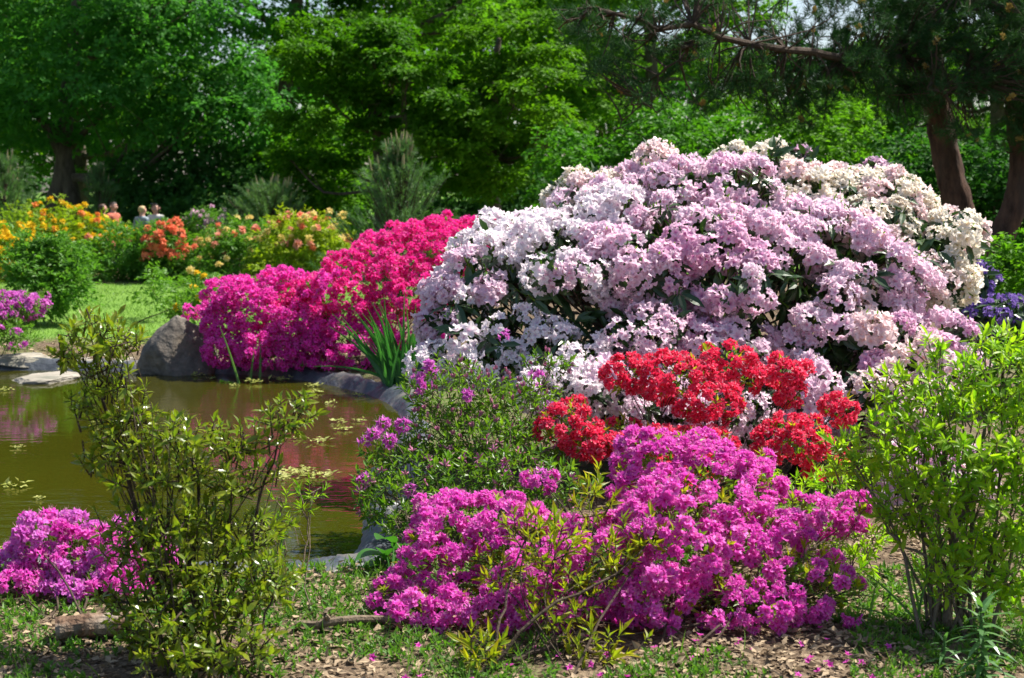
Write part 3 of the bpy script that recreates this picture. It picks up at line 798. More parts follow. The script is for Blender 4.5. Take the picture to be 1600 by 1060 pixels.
bush_far('dark_yew', 'dark drooping yew beside the trunk of the layered tree', 500, 31,
         [(470, 230, 31, 50, 50, .8), (500, 280, 30.5, 60, 50, .9), (460, 320, 30.5, 60, 40, .8), (540, 320, 30.5, 60, 50, .8), (520, 220, 31.5, 45, 50, .8)], 13000, 'tall', .12)
bush_far('dark_yew', 'dark evergreen bush under the layered tree next to the rhododendron', 760, 30.5,
         [(720, 310, 31, 60, 40, .9), (780, 320, 30.5, 60, 45, .9), (840, 300, 31, 60, 50, .9), (700, 350, 30.5, 60, 40, .9), (900, 330, 30, 60, 50, .9)], 13000, 'dark', .12)

# tall trees at the back: one built, the others copied
def tall_tree(label, x, Y, h, first=None, rz=0.0, s=1.0):
    grp = 'tall trees closing off the back of the garden'
    b = np.array([P(x, 300, Y)[0], Y, 0.])
    if first is None:
        o = np.zeros(3)
        cl = np.concatenate([clumps((0, 0, 5.6), (4.4, 3.8, 3.8), 44, 1.05, .45, 2.2, .5)])
        r = tree('tall_tree', label, 'tree', o, [([o, o + [.1, 0, 2.2], o + [-.1, .1, 4.5], o + [.15, 0, 7], o + [0, 0, 9.5]], .3, .07)], cl, 52000, .135, .088, 'tall', n_limb=18, limb_r=.08, group=grp)
        r.location = b; r.rotation_euler = (0, 0, rz); r.scale = (s,) * 3
        return r
    r = first.copy(); C.objects.link(r); r.location = b; r.rotation_euler = (0, 0, rz); r.scale = (s, s, s); r['label'] = label
    for ch in first.children:
        c = ch.copy(); C.objects.link(c); c.parent = r
    return r
t0 = tall_tree('tall broad tree rising behind the dark yew and the visitors', 120, 42, 10, None, .3)
tall_tree('tall tree rising behind the layered tree with the dark trunk', 640, 41, 10, t0, 1.7, 1.0)
tall_tree('tall tree rising behind the second layered tree', 830, 43, 10, t0, 3.1, 1.0)
tall_tree('tall tree rising behind the bright green leafy bush', 1010, 39, 10, t0, 4.4, 1.0)
tall_tree('tall tree seen through the pine boughs above the sun flecked bush', 1400, 46, 10, t0, 5.2, .75)
tall_tree('tall tree rising behind the two pine trunks', 1560, 40, 10, t0, .9, 1.0)
tall_tree('tall tree standing behind the forked maple', -60, 44, 10, t0, 2.4, 1.1)

# overhanging dark limbs with leaves across the top of the view
Yb = 37.0; b = P(440, 380, Yb); b[2] = 0
cl = np.concatenate([lobes_px([(450, 60, 36, 60, 24, 1), (560, 36, 36, 70, 20, 1), (500, 90, 37, 70, 26, 1), (640, 40, 36.5, 90, 28, 1), (720, 20, 36, 80, 28, 1), (450, 140, 37, 60, 30, .9), (800, 30, 36, 80, 24, 1), (870, 60, 36, 60, 30, 1)]),
                     clumps((P(600, 0, Yb)[0], Yb, 8.8), (4.4, 3.5, 2.0), 20, 1.2, .5, 6.9)])
tree('old_oak', 'old oak with long dark limbs arching over the layered trees', 'tree', b,
     [([P(440, 380, Yb) * [1, 1, 0], P(436, 300, Yb), P(442, 200, Yb), P(450, 100, Yb), P(470, -40, Yb)], .3, .14)], cl, 34000, .13, .085, 'tall', n_limb=14, limb_r=.08,
     extra_limbs=[([P(450, 90, Yb), P(420, 40, Yb - .6), P(390, 10, Yb - 1), P(350, -20, Yb - 1.2)], .13, .06), ([P(445, 120, Yb), P(540, 90, Yb - .5), P(650, 45, Yb - .8), P(730, -5, Yb - 1)], .13, .05)])

# far wood behind everything
spots = []
for x in range(-900, 2500, 70):
    for y, ry in ((300, 60), (200, 55), (120, 45)):
        Yf = 52 + rng.uniform(-3, 6)
        spots.append((x + rng.uniform(-50, 50), y + rng.uniform(-25, 25), Yf, 95, ry, 2.0))
g = crown_geo(lobes_px(spots), 80000, .34, .22, LEAF4, .5, .1)
o = new('far_wood', g.mesh('far_wood', MAT['wood'])); o['kind'] = 'stuff'

# ------------------------------------------------------------------ pines
def needle_brush(g, p, ax, n, Ln, wd, spread=.9, length=.12):
    """needles round the end of a twig, pointing forward"""
    N = len(p); R = frames(ax)
    k = n; f = rng.random((N, k)); a = rng.uniform(0, 2 * math.pi, (N, k)); e = spread * rng.uniform(.45, 1.15, (N, k))
    loc = np.stack([np.sin(e) * np.cos(a), np.sin(e) * np.sin(a), np.cos(e)], -1)
    d = np.einsum('nij,nkj->nki', R, loc).reshape(-1, 3)
    pos = (p[:, None] + norm(ax)[:, None] * ((f - .5) * length)[..., None]).reshape(-1, 3)
    v = (np.repeat(rng.random(N) * .5, k) + rng.random(N * k) * .5)
    scatter(g, NEEDLE, pos, d, rand_dirs(N * k), Ln * rng.uniform(.7, 1.2, N * k), wd, v=v)

def big_pine(label, trunk_pts, Yp, r1, r2, limbs_px, spots, n_br, base):
    root = thing('pine_tree', label, 'pine tree', base, 'pines leaning behind the rhododendron')
    cv = curve([base - Z3 * .05] + [P(x, y, Yp) for x, y in trunk_pts], 60, .003)
    g = Geo(); rad = np.linspace(r1, r2, 60); rad[:4] *= np.linspace(1.25, 1, 4); tube(g, cv, rad, 28, rug=.16); part('trunk', g, MAT['pine_bark'], root, smooth=True)
    allp = [cv[30:]]
    for pts, ra, rb in limbs_px:
        c2 = curve([P(x, y, yy) for x, y, yy in pts], 14, .03); g = Geo(); tube(g, c2, np.linspace(ra, rb, 14), 8)
        for _ in range(9):
            q = c2[int(rng.integers(3, 14))]; e = q + rng.normal(size=3) * [.3, .3, .22]
            tube(g, curve([q, (q + e) / 2 + rng.normal(size=3) * .05, e], 5), np.linspace(rb * .7, rb * .2, 5), 4)
        part('limb', g, MAT['dark_twig'], root); allp.append(c2)
    allp = np.concatenate(allp)
    cl = lobes_px(spots); w = cl[:, 3] * cl[:, 5]; k = rng.choice(len(cl), n_br, p=w / w.sum())
    p = cl[k, :3] + rand_dirs(n_br) * cl[k, 3:6] * (rng.random(n_br) ** .45)[:, None]
    keep = snoise(p, 2.6, 7) > -.42; p = p[keep]
    ax = norm(rng.normal(size=p.shape) * .6 + Z3 * .35 + (p - cl[k[keep], :3]) * .8)
    g = Geo(); needle_brush(g, p, ax, 30, .105, .0052, 1.0, .12); part('needles', g, MAT['pine'], root, kind='stuff')
    g = Geo()
    for i in range(0, len(p), 3):
        q = allp[int(np.argmin(np.linalg.norm(allp - p[i], axis=1)))]
        if np.linalg.norm(q - p[i]) > 1.1: q = p[i] + norm(q - p[i]) * .35
        tube(g, curve([q, (q + p[i]) / 2 + rng.normal(size=3) * .06, p[i]], 4), np.linspace(.012, .004, 4), 3)
    part('twigs', g, MAT['dark_twig'], root, kind='stuff')
    front = np.argsort(p[:, 1])[:len(p) // 2]; q = rng.choice(front, 46, replace=False)
    cg = Geo()
    for z in np.linspace(0, .05, 5): scatter(cg, LEAF4, np.repeat([[0, 0, z]], 6, 0), norm(np.c_[rng.normal(size=(6, 2)), np.full(6, .9)]), rand_dirs(6), .03, .016)
    instances('pollen_cone', [cg.mesh('pollen_cone', MAT['cone'])], root, p[q] + ax[q] * .06, norm(ax[q] + Z3), rng.uniform(.8, 1.4, len(q)))
Yp = 15.0
big_pine('leaning pine with a thick reddish trunk and a scar behind the rhododendron',
         [(1512, 400), (1500, 330), (1478, 250), (1466, 180), (1452, 90), (1440, 0), (1430, -140)], Yp, .165, .11,
         [([(1455, 110, 15), (1400, 90, 14.4), (1300, 80, 13.8), (1200, 70, 13.4), (1090, 50, 13.1), (1000, 32, 12.9), (925, 12, 12.8)], .05, .014),
          ([(1460, 140, 15), (1380, 118, 14.6), (1260, 110, 14.3), (1150, 128, 14.1)], .035, .01),
          ([(1085, 62, 13.1), (1040, 110, 13.0), (1000, 160, 13), (958, 205, 13)], .012, .005),
          ([(1440, 20, 15), (1350, -20, 14.6), (1240, -30, 14.3)], .05, .02)],
         [(905, 35, 13, 60, 32, .5), (960, 70, 13.1, 45, 40, .5), (1010, 150, 13, 55, 36, .5), (1000, 20, 13, 60, 25, .5), (1060, 70, 13.3, 60, 50, .6), (1150, 125, 13.6, 80, 40, .6), (1180, 80, 13.8, 50, 20, .5), (1110, 10, 13.4, 45, 25, .5), (1250, 130, 14, 80, 42, .6),
          (1340, 115, 14.2, 80, 48, .6), (1300, 95, 14, 90, 16, .5), (1240, 175, 14, 60, 25, .5), (1420, 150, 14.6, 60, 50, .6), (1190, 10, 14, 50, 14, .5), (1310, 5, 14.2, 70, 14, .5), (1410, 60, 14.6, 50, 70, .7), (1440, 30, 14.6, 70, 70, .7), (1300, -80, 14.8, 190, 50, .9), (1120, -70, 14, 120, 45, .8), (1090, 160, 13.5, 40, 28, .4), (1225, 45, 14, 80, 30, .6), (1330, 50, 14.2, 80, 34, .6), (1380, 10, 14.4, 50, 30, .5), (940, 110, 13, 40, 24, .4)],
         3000, G(1500, 545))
big_pine('pine with a bent reddish trunk sweeping low beside the violet rhododendron',
         [(1528, 396), (1560, 375), (1586, 320), (1596, 250), (1588, 160), (1585, 60), (1580, -120)], 14.6, .14, .10,
         [([(1588, 110, 14.6), (1540, 98, 14.3), (1500, 118, 14), (1450, 140, 13.8)], .035, .012), ([(1590, 60, 14.6), (1640, 20, 14.3), (1720, 0, 14)], .05, .02), ([(1586, 30, 14.6), (1540, 0, 14.2), (1500, -20, 14)], .04, .015)],
         [(1500, 50, 14, 70, 60, .7), (1560, 70, 13.9, 60, 80, .7), (1540, 150, 14, 60, 40, .6), (1600, 30, 14, 60, 70, .7), (1480, 140, 13.8, 50, 36, .5), (1620, 140, 14, 60, 50, .6), (1550, -70, 14.3, 130, 60, .9), (1500, 205, 14, 40, 26, .5), (1590, 210, 14.2, 40, 30, .5), (1680, 120, 14.4, 70, 60, .8), (1740, 40, 14.4, 100, 70, .9), (1760, 180, 14.6, 70, 50, .8), (1640, 200, 14.2, 50, 36, .6), (1700, -60, 14.5, 150, 60, 1)],  # clumps past the frame edge are unseen, added to shade the pine trunks
         2600, G(1512, 538))

def young_pine(label, px, base_y, Yp, top_y, half_w, n_tip, Ln=.085, rounded=False):
    b = P(px, base_y, Yp); b[2] = 0; top = P(px, top_y, Yp); H = top[2]; hw = M2(half_w, Yp)
    root = thing('young_pine', label, 'pine', b, 'young pines on the far lawn')
    g = Geo(); tube(g, curve([b, b + [0.02, 0, H * .5], b + [0, 0, H * .93]], 8, .01), np.linspace(.04, .012, 8), 7); part('trunk', g, MAT['bark'], root)
    f = rng.random(n_tip) ** .8
    a = rng.uniform(0, 2 * math.pi, n_tip)
    prof = np.sqrt(np.clip(1 - f ** 2.2, 0, 1)) if rounded else (1 - f) ** .55 * (1 + .3 * np.sin(f * 20))
    rr = hw * prof * rng.uniform(.45, 1.05, n_tip)
    z = H * (.06 + .9 * f) + (rr / hw) * .12 * H
    tip = b + np.stack([rr * np.cos(a), rr * np.sin(a), z], 1)
    g = Geo()
    for i in range(0, n_tip, 2):
        s = b + np.array([0, 0, max(.1, z[i] - .25 * H - .3 * rr[i])])
        tube(g, curve([s, (s + tip[i]) / 2 - Z3 * .05, tip[i]], 5), np.linspace(.012, .005, 5), 4)
    part('branchwork', g, MAT['dark_twig'], root, kind='stuff')
    ax = norm(np.stack([np.cos(a) * .85, np.sin(a) * .85, np.full(n_tip, .8)], 1) + rng.normal(size=(n_tip, 3)) * .15)
    g = Geo()
    for back in (0, .12, .24): needle_brush(g, tip - ax * back, ax, 26, Ln, .0075, .95, .12)
    part('needles', g, MAT['young_pine'], root, kind='stuff')
    cg = Geo(); tube(cg, [[0, 0, 0], [0, 0, .07], [0, 0, .13]], [.011, .009, .003], 5)
    k = np.argsort(-(f + rng.random(n_tip) * .5))[:max(12, n_tip // 8)]
    instances('shoot_candle', [cg.mesh('shoot_candle', MAT['candle'])], root, tip[k], norm(ax[k] * .3 + Z3), rng.uniform(.7, 1.7, len(k)))
young_pine('tallest young pine with pale upright candles behind the crimson azalea', 625, 430, 20, 212, 112, 340)
young_pine('rounded young pine with dense tips behind the coral flowered azalea', 420, 420, 26.5, 280, 86, 240, .1, True)
young_pine('slim young pine beside the forked maple trunk', 158, 400, 30.5, 252, 50, 120, .1)
young_pine('bushy grey green young pine at the frame edge before the maple', 10, 420, 27.5, 240, 62, 170, .12, True)

# ------------------------------------------------------------------ people behind the azaleas
def person(label, x, y_head, Yq, mats, turn, hair_long=False, shades=False, scale=1.0):
    hd = P(x, y_head, Yq); h = hd[2] - .0
    root = thing('person', label, 'person', (hd[0], hd[1], 0), None)
    k = h / 1.50                                     # head centre of the model stands at 1.50 m
    J = {'pelvis': (0, 0, .90, .135), 'waist': (0, .0, 1.03, .115), 'chest': (0, .01, 1.22, .135), 'neck0': (0, .01, 1.35, .06), 'neck1': (0, .0, 1.41, .052), 'head0': (0, -.01, 1.46, .078), 'head1': (0, -.005, 1.53, .088), 'head2': (0, 0, 1.59, .06),
         'nose': (0, -.105, 1.50, .014)}
    E = [('pelvis', 'waist'), ('waist', 'chest'), ('chest', 'neck0'), ('neck0', 'neck1'), ('neck1', 'head0'), ('head0', 'head1'), ('head1', 'head2'), ('head0', 'nose')]
    for s in (-1, 1):
        t = str(s)
        J.update({'hip' + t: (.09 * s, 0, .86, .085), 'knee' + t: (.10 * s, -.02, .48, .055), 'ankle' + t: (.10 * s, .01, .08, .038), 'toe' + t: (.11 * s, -.15, .035, .03),
                  'sh' + t: (.17 * s, .01, 1.31, .055), 'elb' + t: (.22 * s, .03, 1.04, .04), 'wri' + t: (.21 * s, -.08, .82, .026), 'palm' + t: (.21 * s, -.10, .75, .03)})
        E += [('pelvis', 'hip' + t), ('hip' + t, 'knee' + t), ('knee' + t, 'ankle' + t), ('ankle' + t, 'toe' + t), ('chest', 'sh' + t), ('sh' + t, 'elb' + t), ('elb' + t, 'wri' + t), ('wri' + t, 'palm' + t)]
        for q, (dx, ln) in enumerate(((-.03, .07), (-.01, .085), (.01, .08), (.028, .065))):
            J['f%s%d' % (t, q)] = (.21 * s, -.10 + dx, .75 - ln * .55, .009); J['g%s%d' % (t, q)] = (.205 * s, -.105 + dx, .75 - ln, .007)
            E += [('palm' + t, 'f%s%d' % (t, q)), ('f%s%d' % (t, q), 'g%s%d' % (t, q))]
        J['th' + t] = (.20 * s, -.155, .75, .010); E.append(('palm' + t, 'th' + t))
    names = list(J); me = bpy.data.meshes.new('body')
    me.from_pydata([J[n][:3] for n in names], [(names.index(a), names.index(b)) for a, b in E], [])
    tmp = bpy.data.objects.new('body', me); C.objects.link(tmp)
    sk = tmp.modifiers.new('skin', 'SKIN'); sk.use_smooth_shade = True
    for i, n in enumerate(names): me.skin_vertices[0].data[i].radius = (J[n][3], J[n][3] * (.75 if n in ('chest', 'waist', 'pelvis') else 1)); me.skin_vertices[0].data[i].use_root = (n == 'pelvis')
    tmp.modifiers.new('sub', 'SUBSURF').levels = 2; tmp.modifiers['sub'].render_levels = 2
    dg = bpy.context.evaluated_depsgraph_get(); body = bpy.data.meshes.new_from_object(tmp.evaluated_get(dg))
    bpy.data.objects.remove(tmp)
    body.name = 'body'; body.materials.clear(); body.materials.append(MAT['skin'])
    V = np.array([v.co for v in body.vertices]); nrm = np.array([v.normal for v in body.vertices]); F = [tuple(p.vertices) for p in body.polygons]
    def cut(test, off, nm, mat):
        fs = [f for f in F if all(test(V[i]) for i in f)]; ids = sorted({i for f in fs for i in f}); mp = {j: i for i, j in enumerate(ids)}
        m2 = bpy.data.meshes.new(nm); m2.from_pydata([tuple(V[j] + nrm[j] * off) for j in ids], [], [tuple(mp[j] for j in f) for f in fs]); m2.materials.append(mat)
        m2.polygons.foreach_set('use_smooth', np.ones(len(fs), bool)); return new(nm, m2, root)
    new('body', body, root)
    cut(lambda p: .86 < p[2] < 1.37 and not (abs(p[0]) > .17 and p[2] < 1.08), .014, 'shirt', mats[1])
    cut(lambda p: .10 < p[2] < .95 and abs(p[0]) < .18, .012, 'trousers', MAT['denim'])
    lo = 1.36 if hair_long else 1.47
    cut(lambda p: p[2] > lo and (p[1] > -.02 or p[2] > 1.56), .018, 'hair', mats[0])
    for s in (-1, 1):
        e = Geo(); u = hemi_points(14, -1) * .013; e_t = [(i, j, k2) for i in range(14) for j in range(i + 1, 14) for k2 in range(j + 1, 14) if (i + j + k2) % 5 == 0]
        e.add(u + [.033 * s, -.082, 1.525], e_t); part('eye', e, MAT['lens'], root, shift=False)
        tube(e := Geo(), [[.086 * s, .005, 1.475], [.094 * s, .01, 1.50], [.086 * s, .01, 1.53]], [.012, .018, .012], 6); part('ear', e, MAT['skin'], root, shift=False)
    root.scale = (k * scale,) * 3; root.rotation_euler = (0, 0, turn)
    if shades:
        g = Geo()
        for s in (-1, 1): tube(g, [[.012 * s, -.095, 1.60], [.04 * s, -.098, 1.605], [.07 * s, -.085, 1.60]], [.016, .022, .016], 8)
        tube(g, [[-.09, .0, 1.57], [-.075, -.08, 1.6], [.075, -.08, 1.6], [.09, 0, 1.57]], .005, 5)
        me = g.mesh('sunglasses', MAT['lens']); o = new('sunglasses', me, None); o.scale = root.scale; o.rotation_euler = root.rotation_euler; o.location = root.location
        tag(o, 'dark sunglasses pushed up on the hair of the woman behind the azaleas', 'sunglasses')
    return root
person('person with dark hair in a yellow top seen from behind the orange azaleas', 160, 326, 27.2, (MAT['brown_hair'], MAT['yellow_cloth']), 2.4, True)
person('person with black hair in a reddish top facing sideways next to a yellow top', 177, 323, 28.0, (MAT['dark_hair'], MAT['red_cloth']), 1.2)
person('person with short blond hair in a grey blue top behind the green azalea', 222, 329, 27.0, (MAT['fair_hair'], MAT['grey_cloth']), 2.6)
person('person with long dark hair and sunglasses on her head facing the pond', 243, 326, 27.6, (MAT['dark_hair'], MAT['pale_cloth']), -.2, True, True)

# ------------------------------------------------------------------ flowering shrubs beyond the lawn
def small_cluster(fr=.045, n=5):
    return cluster(n, fr * .9, fr, .45, 2, False)
def far_azalea(label, lobes, base, leafmat, n_leaf, flowers, Ls=.085, group='deciduous azaleas along the far bed', name='azalea_shrub', cat='azalea', shoots=0, dense=.4):
    root = thing(name, label, cat, base, group)
    branches(root, lobes, base, MAT['dark_twig'], 3, .009, spread=.25)
    g = crown_geo(lobe_arr(lobes), n_leaf, Ls, Ls * .42, LEAF4, .55, -.15, .62)
    part('foliage', g, MAT[leafmat], root, kind='stuff')
    for mat, N, dm, keep, fr in flowers:
        p, n = surf(lobes, N, dm, 1.03, .15, .05, keep, .2)
        dress(root, 'flower_cluster', [small_cluster(fr), small_cluster(fr, 6), small_cluster(fr, 7)], [MAT[mat], MAT['stamen']], p, n, up=.5)
    return root
Ya = 25.6
far_azalea('yellow flowering azalea at the frame edge below the grey green pine', [L(10, 390, Ya, 60, 48, .6), L(-50, 380, Ya, 60, 55, .6), L(50, 365, Ya + .4, 50, 40, .5), L(20, 420, Ya - .3, 60, 30, .5), L(30, 345, Ya + .8, 40, 25, .5)], G(10, 440), 'hedge_yellow', 6500,
           [('yellow', 150, .095, lambda p: (pxx(p) < 75) & (pyy(p) > 350), .055)])
far_azalea('yellow green azalea with orange flowers before the slim young pine', [L(110, 370, Ya + .6, 60, 42, .6), L(150, 372, Ya + .9, 42, 32, .5), L(90, 350, Ya + 1, 50, 30, .5), L(130, 400, Ya + .3, 60, 36, .5), L(185, 374, Ya + .9, 30, 26, .4)], G(120, 440), 'hedge_yellow', 8000,
           [('orange', 9, .17, lambda p: (pyy(p) < 360), .05), ('yellow', 50, .11, lambda p: pyy(p) < 380, .05), ('coral', 12, .15, lambda p: (pyy(p) > 370) & (pxx(p) > 110), .055)])
far_azalea('rounded mid green azalea without flowers before the visitors', [L(205, 390, Ya, 62, 40, .6), L(240, 380, Ya + .5, 55, 34, .5), L(180, 410, Ya - .2, 50, 30, .5), L(235, 410, Ya - .2, 50, 30, .5), L(278, 370, Ya + .8, 30, 26, .4)], G(205, 438), 'hedge_dark', 9500, [])
far_azalea('azalea with vivid salmon red flowers in the middle of the far bed', [L(262, 385, Ya - .4, 38, 34, .45), L(270, 415, Ya - .5, 48, 28, .45), L(300, 400, Ya - .2, 40, 36, .45), L(300, 372, Ya + .4, 35, 28, .4)], G(270, 440), 'hedge', 6500,
           [('salmon', 42, .10, lambda p: (pxx(p) < 290) & (pyy(p) < 410), .065), ('pale_yellow', 8, .2, lambda p: pxx(p) > 290, .05)])
far_azalea('azalea with pale yellow and coral flowers before the rounded young pine', [L(350, 400, Ya - .9, 55, 42, .5), L(400, 390, Ya - .6, 55, 42, .5), L(380, 370, Ya, 50, 30, .5), L(340, 430, Ya - 1.2, 50, 24, .5)], G(370, 452), 'hedge', 8500,
           [('pale_yellow', 26, .14, None, .05), ('coral', 14, .2, lambda p: pyy(p) < 400, .055), ('salmon', 5, .2, lambda p: pyy(p) < 390, .05)])
far_azalea('azalea with coral and yellow flowers touching the tall young pine', [L(455, 385, Ya - 1.2, 50, 44, .5), L(500, 380, Ya - 1.4, 46, 44, .5), L(480, 360, Ya - .8, 50, 28, .5), L(440, 420, Ya - 1.6, 50, 30, .5), L(520, 400, Ya - 1.6, 36, 30, .4)], G(470, 450), 'hedge_yellow', 9000,
           [('coral', 16, .16, lambda p: pyy(p) < 390, .06), ('salmon', 8, .16, lambda p: pyy(p) < 390, .05), ('pale_yellow', 26, .12, lambda p: (pyy(p) < 375), .055)])
far_azalea('pale lilac shrub glimpsed beyond the bed beside the rounded pine', [L(330, 338, 29, 26, 12, .4), L(312, 348, 28.8, 20, 12, .4)], np.array([P(325, 340, 29)[0], 29, 0]), 'hedge_dark', 1500, [('mauve', 26, .1, None, .05)], group=None, name='lilac_shrub', cat='shrub')

# round green shrub on the lawn and saplings
far_azalea('rounded green leafy shrub on the lawn behind the orchid pink azalea', [L(75, 425, 17.2, 52, 46, .4), L(95, 395, 17.4, 40, 32, .35), L(50, 400, 17.4, 34, 34, .35), L(110, 450, 17, 34, 32, .3), L(60, 460, 17, 40, 30, .3)], G(78, 500), 'hedge_dark', 9000, [('hedge', 30, .12, None, .03)], Ls=.075, group=None, name='green_shrub', cat='shrub')
far_azalea('low yellow green shrub beside the boulder at the lawn edge', [L(300, 468, 15.6, 24, 18, .25), L(318, 448, 16.2, 24, 18, .25), L(288, 482, 15.4, 16, 12, .2)], G(268, 505), 'hedge', 2400, [('yellow', 8, .12, None, .035)], Ls=.06, group=None, name='green_shrub', cat='shrub')
far_azalea('thin yellow green sapling shrub on the open lawn', [L(240, 450, 17.5, 22, 22, .2), L(262, 435, 18, 22, 20, .2)], G(246, 488), 'hedge', 700, [], Ls=.065, group=None, name='green_shrub', cat='shrub')

# ------------------------------------------------------------------ azaleas round the pond
def azalea(label, lobes, base, petal, N, dmin, fr, nf, leafmat, n_inner, shoots=0, name='azalea_shrub', cat='azalea', Lf=.038, keep=None, cap=300, group=None, twig='dark_twig', shell=1.0, second=None, back=.3, r0=.006, shootmat=None, inner_shell=(.4, .84), spread=.12, rough=.26):
    root = thing(name, label, cat, base, group)
    branches(root, lobes, base, MAT[twig], 6, r0, spread=spread)
    inner_foliage(root, lobes, n_inner, LEAF6, Lf, Lf * .38, MAT[leafmat], inner_shell)
    p, n = surf(lobes, N, dmin, shell, .03, .08, keep, back, rough=rough)
    geos = [cluster(nf + j % 3 - 1, fr * 1.3, fr, .36, 4, True) for j in range(5)]
    if second:
        s = second[1](p); dress(root, 'flower_cluster', geos, [MAT[petal], MAT['stamen']], p[~s], n[~s], cap=cap)
        dress(root, 'flower_cluster', geos, [MAT[second[0]], MAT['stamen']], p[s], n[s], cap=max(0, 300 - min(cap, int((~s).sum()))))
    else: dress(root, 'flower_cluster', geos, [MAT[petal], MAT['stamen']], p, n, cap=cap)
    if shoots:
        p, n = surf(lobes, shoots, .05, 1.02, .03, .06)
        dress(root, 'leafy_shoot', [whorl(8, Lf * 1.25, Lf * .42, .03), whorl(6, Lf * 1.4, Lf * .45, .04), whorl(10, Lf * 1.1, Lf * .38, .035)], [MAT[shootmat or leafmat], MAT['twig']], p, n, up=.9)
    return root

azalea('magenta pink azalea hanging over the pond beside the grey boulder',
       [L(395, 500, 13.2, 72, 58, .45), L(358, 505, 13.1, 36, 42, .3), L(440, 480, 13.4, 60, 56, .4), L(352, 540, 12.95, 28, 30, .25), L(420, 545, 12.9, 60, 36, .3), L(470, 520, 13.0, 50, 52, .35), L(370, 465, 13.4, 48, 28, .3), L(298, 488, 13.6, 14, 8, .1)],
       G(400, 574), 'pink', 560, .062, .030, 7, 'azalea_leaf', 2500, 25, shell=.95, rough=.2, Lf=.04, second=('crimson', lambda p: (pxx(p) > 395) & (snoise(p, 3, 2) > .1)))
azalea('tall crimson pink azalea between the iris clump and the young pine',
       [L(600, 440, 13.4, 90, 62, .5), L(540, 465, 13.2, 62, 52, .45), L(660, 420, 13.6, 80, 66, .5), L(690, 385, 13.9, 56, 40, .4), L(620, 395, 13.9, 66, 34, .4), L(510, 500, 13.0, 48, 48, .35), L(560, 540, 12.9, 56, 40, .3), L(640, 490, 13.1, 70, 60, .4), L(500, 550, 12.85, 40, 30, .25), L(740, 400, 14, 60, 50, .4), L(790, 375, 14.2, 40, 30, .35), L(660, 365, 14, 30, 14, .2)],
       G(590, 576), 'crimson', 700, .068, .032, 7, 'azalea_leaf', 3000, 30, shell=.95, rough=.24, Lf=.04, second=('pink', lambda p: snoise(p, 2.2, 8) + (pyy(p) - 470) * .006 > .25))
azalea('small orchid pink azalea on the far bank at the frame edge',
       [L(20, 478, 13.9, 44, 22, .3), L(0, 500, 13.7, 40, 34, .3), L(50, 480, 13.8, 22, 16, .2), L(-40, 490, 13.8, 50, 36, .35), L(20, 525, 13.5, 36, 20, .25), L(68, 457, 14.2, 8, 6, .06)],
       G(10, 560), 'orchid', 130, .07, .030, 6, 'hedge', 2600, 150, Lf=.045, shell=.82, keep=lambda p: (pyy(p) < 497) | (snoise(p, 6) > .45), shootmat='hedge')
azalea('orchid magenta azalea spilling over the near bank beside the glossy shrub',
       [L(75, 855, 5.75, 42, 42, .16), L(135, 880, 5.7, 55, 50, .18), L(190, 870, 5.7, 45, 45, .16), L(30, 912, 5.6, 36, 30, .14), L(90, 935, 5.55, 60, 34, .16), L(170, 930, 5.55, 60, 40, .16), L(5, 890, 5.7, 24, 30, .12), L(240, 882, 5.7, 30, 26, .12), L(38, 822, 5.9, 9, 7, .03), L(120, 835, 5.8, 30, 28, .1)],
       G(120, 985), 'orchid', 230, .052, .023, 8, 'azalea_leaf', 1600, 40, Lf=.032, second=('magenta', lambda p: snoise(p, 7, 3) > .0))
azalea('large magenta azalea in full bloom low over the leaf litter',
       [L(745, 835, 5.6, 95, 52, .28), L(690, 890, 5.45, 62, 44, .22), L(615, 935, 5.3, 34, 30, .13), L(665, 945, 5.25, 52, 32, .16), L(830, 880, 5.4, 110, 66, .3), L(940, 880, 5.35, 100, 70, .3), L(1040, 850, 5.4, 100, 90, .34), L(1030, 740, 5.9, 66, 56, .24), L(1000, 705, 6.0, 34, 26, .14), L(1110, 780, 5.7, 80, 70, .3), L(1090, 720, 5.95, 50, 40, .2), L(1170, 865, 5.45, 84, 66, .3), L(1250, 905, 5.3, 70, 54, .24), L(1310, 925, 5.25, 40, 30, .14), L(1230, 800, 5.7, 66, 26, .18), L(1335, 800, 5.75, 22, 18, .08), L(1290, 810, 5.7, 34, 20, .12), L(1150, 930, 5.2, 90, 40, .2), L(1010, 930, 5.2, 90, 34, .2), L(880, 940, 5.2, 80, 30, .18), L(770, 940, 5.2, 80, 34, .18), L(1180, 730, 5.95, 36, 22, .12), L(845, 748, 6.1, 16, 12, .06), L(665, 838, 5.6, 30, 18, .1), L(1345, 930, 5.2, 16, 14, .06), L(1170, 765, 5.8, 45, 35, .18), L(1300, 870, 5.5, 12, 10, .05)],
       G(980, 985), 'magenta', 900, .050, .021, 9, 'azalea_leaf', 3600, 150, Lf=.040, rough=.42, shootmat='bronze', keep=lambda p: snoise(p, 8.5, 4) + .4 * snoise(p, 19, 1) > -.04, r0=.005, spread=.3)
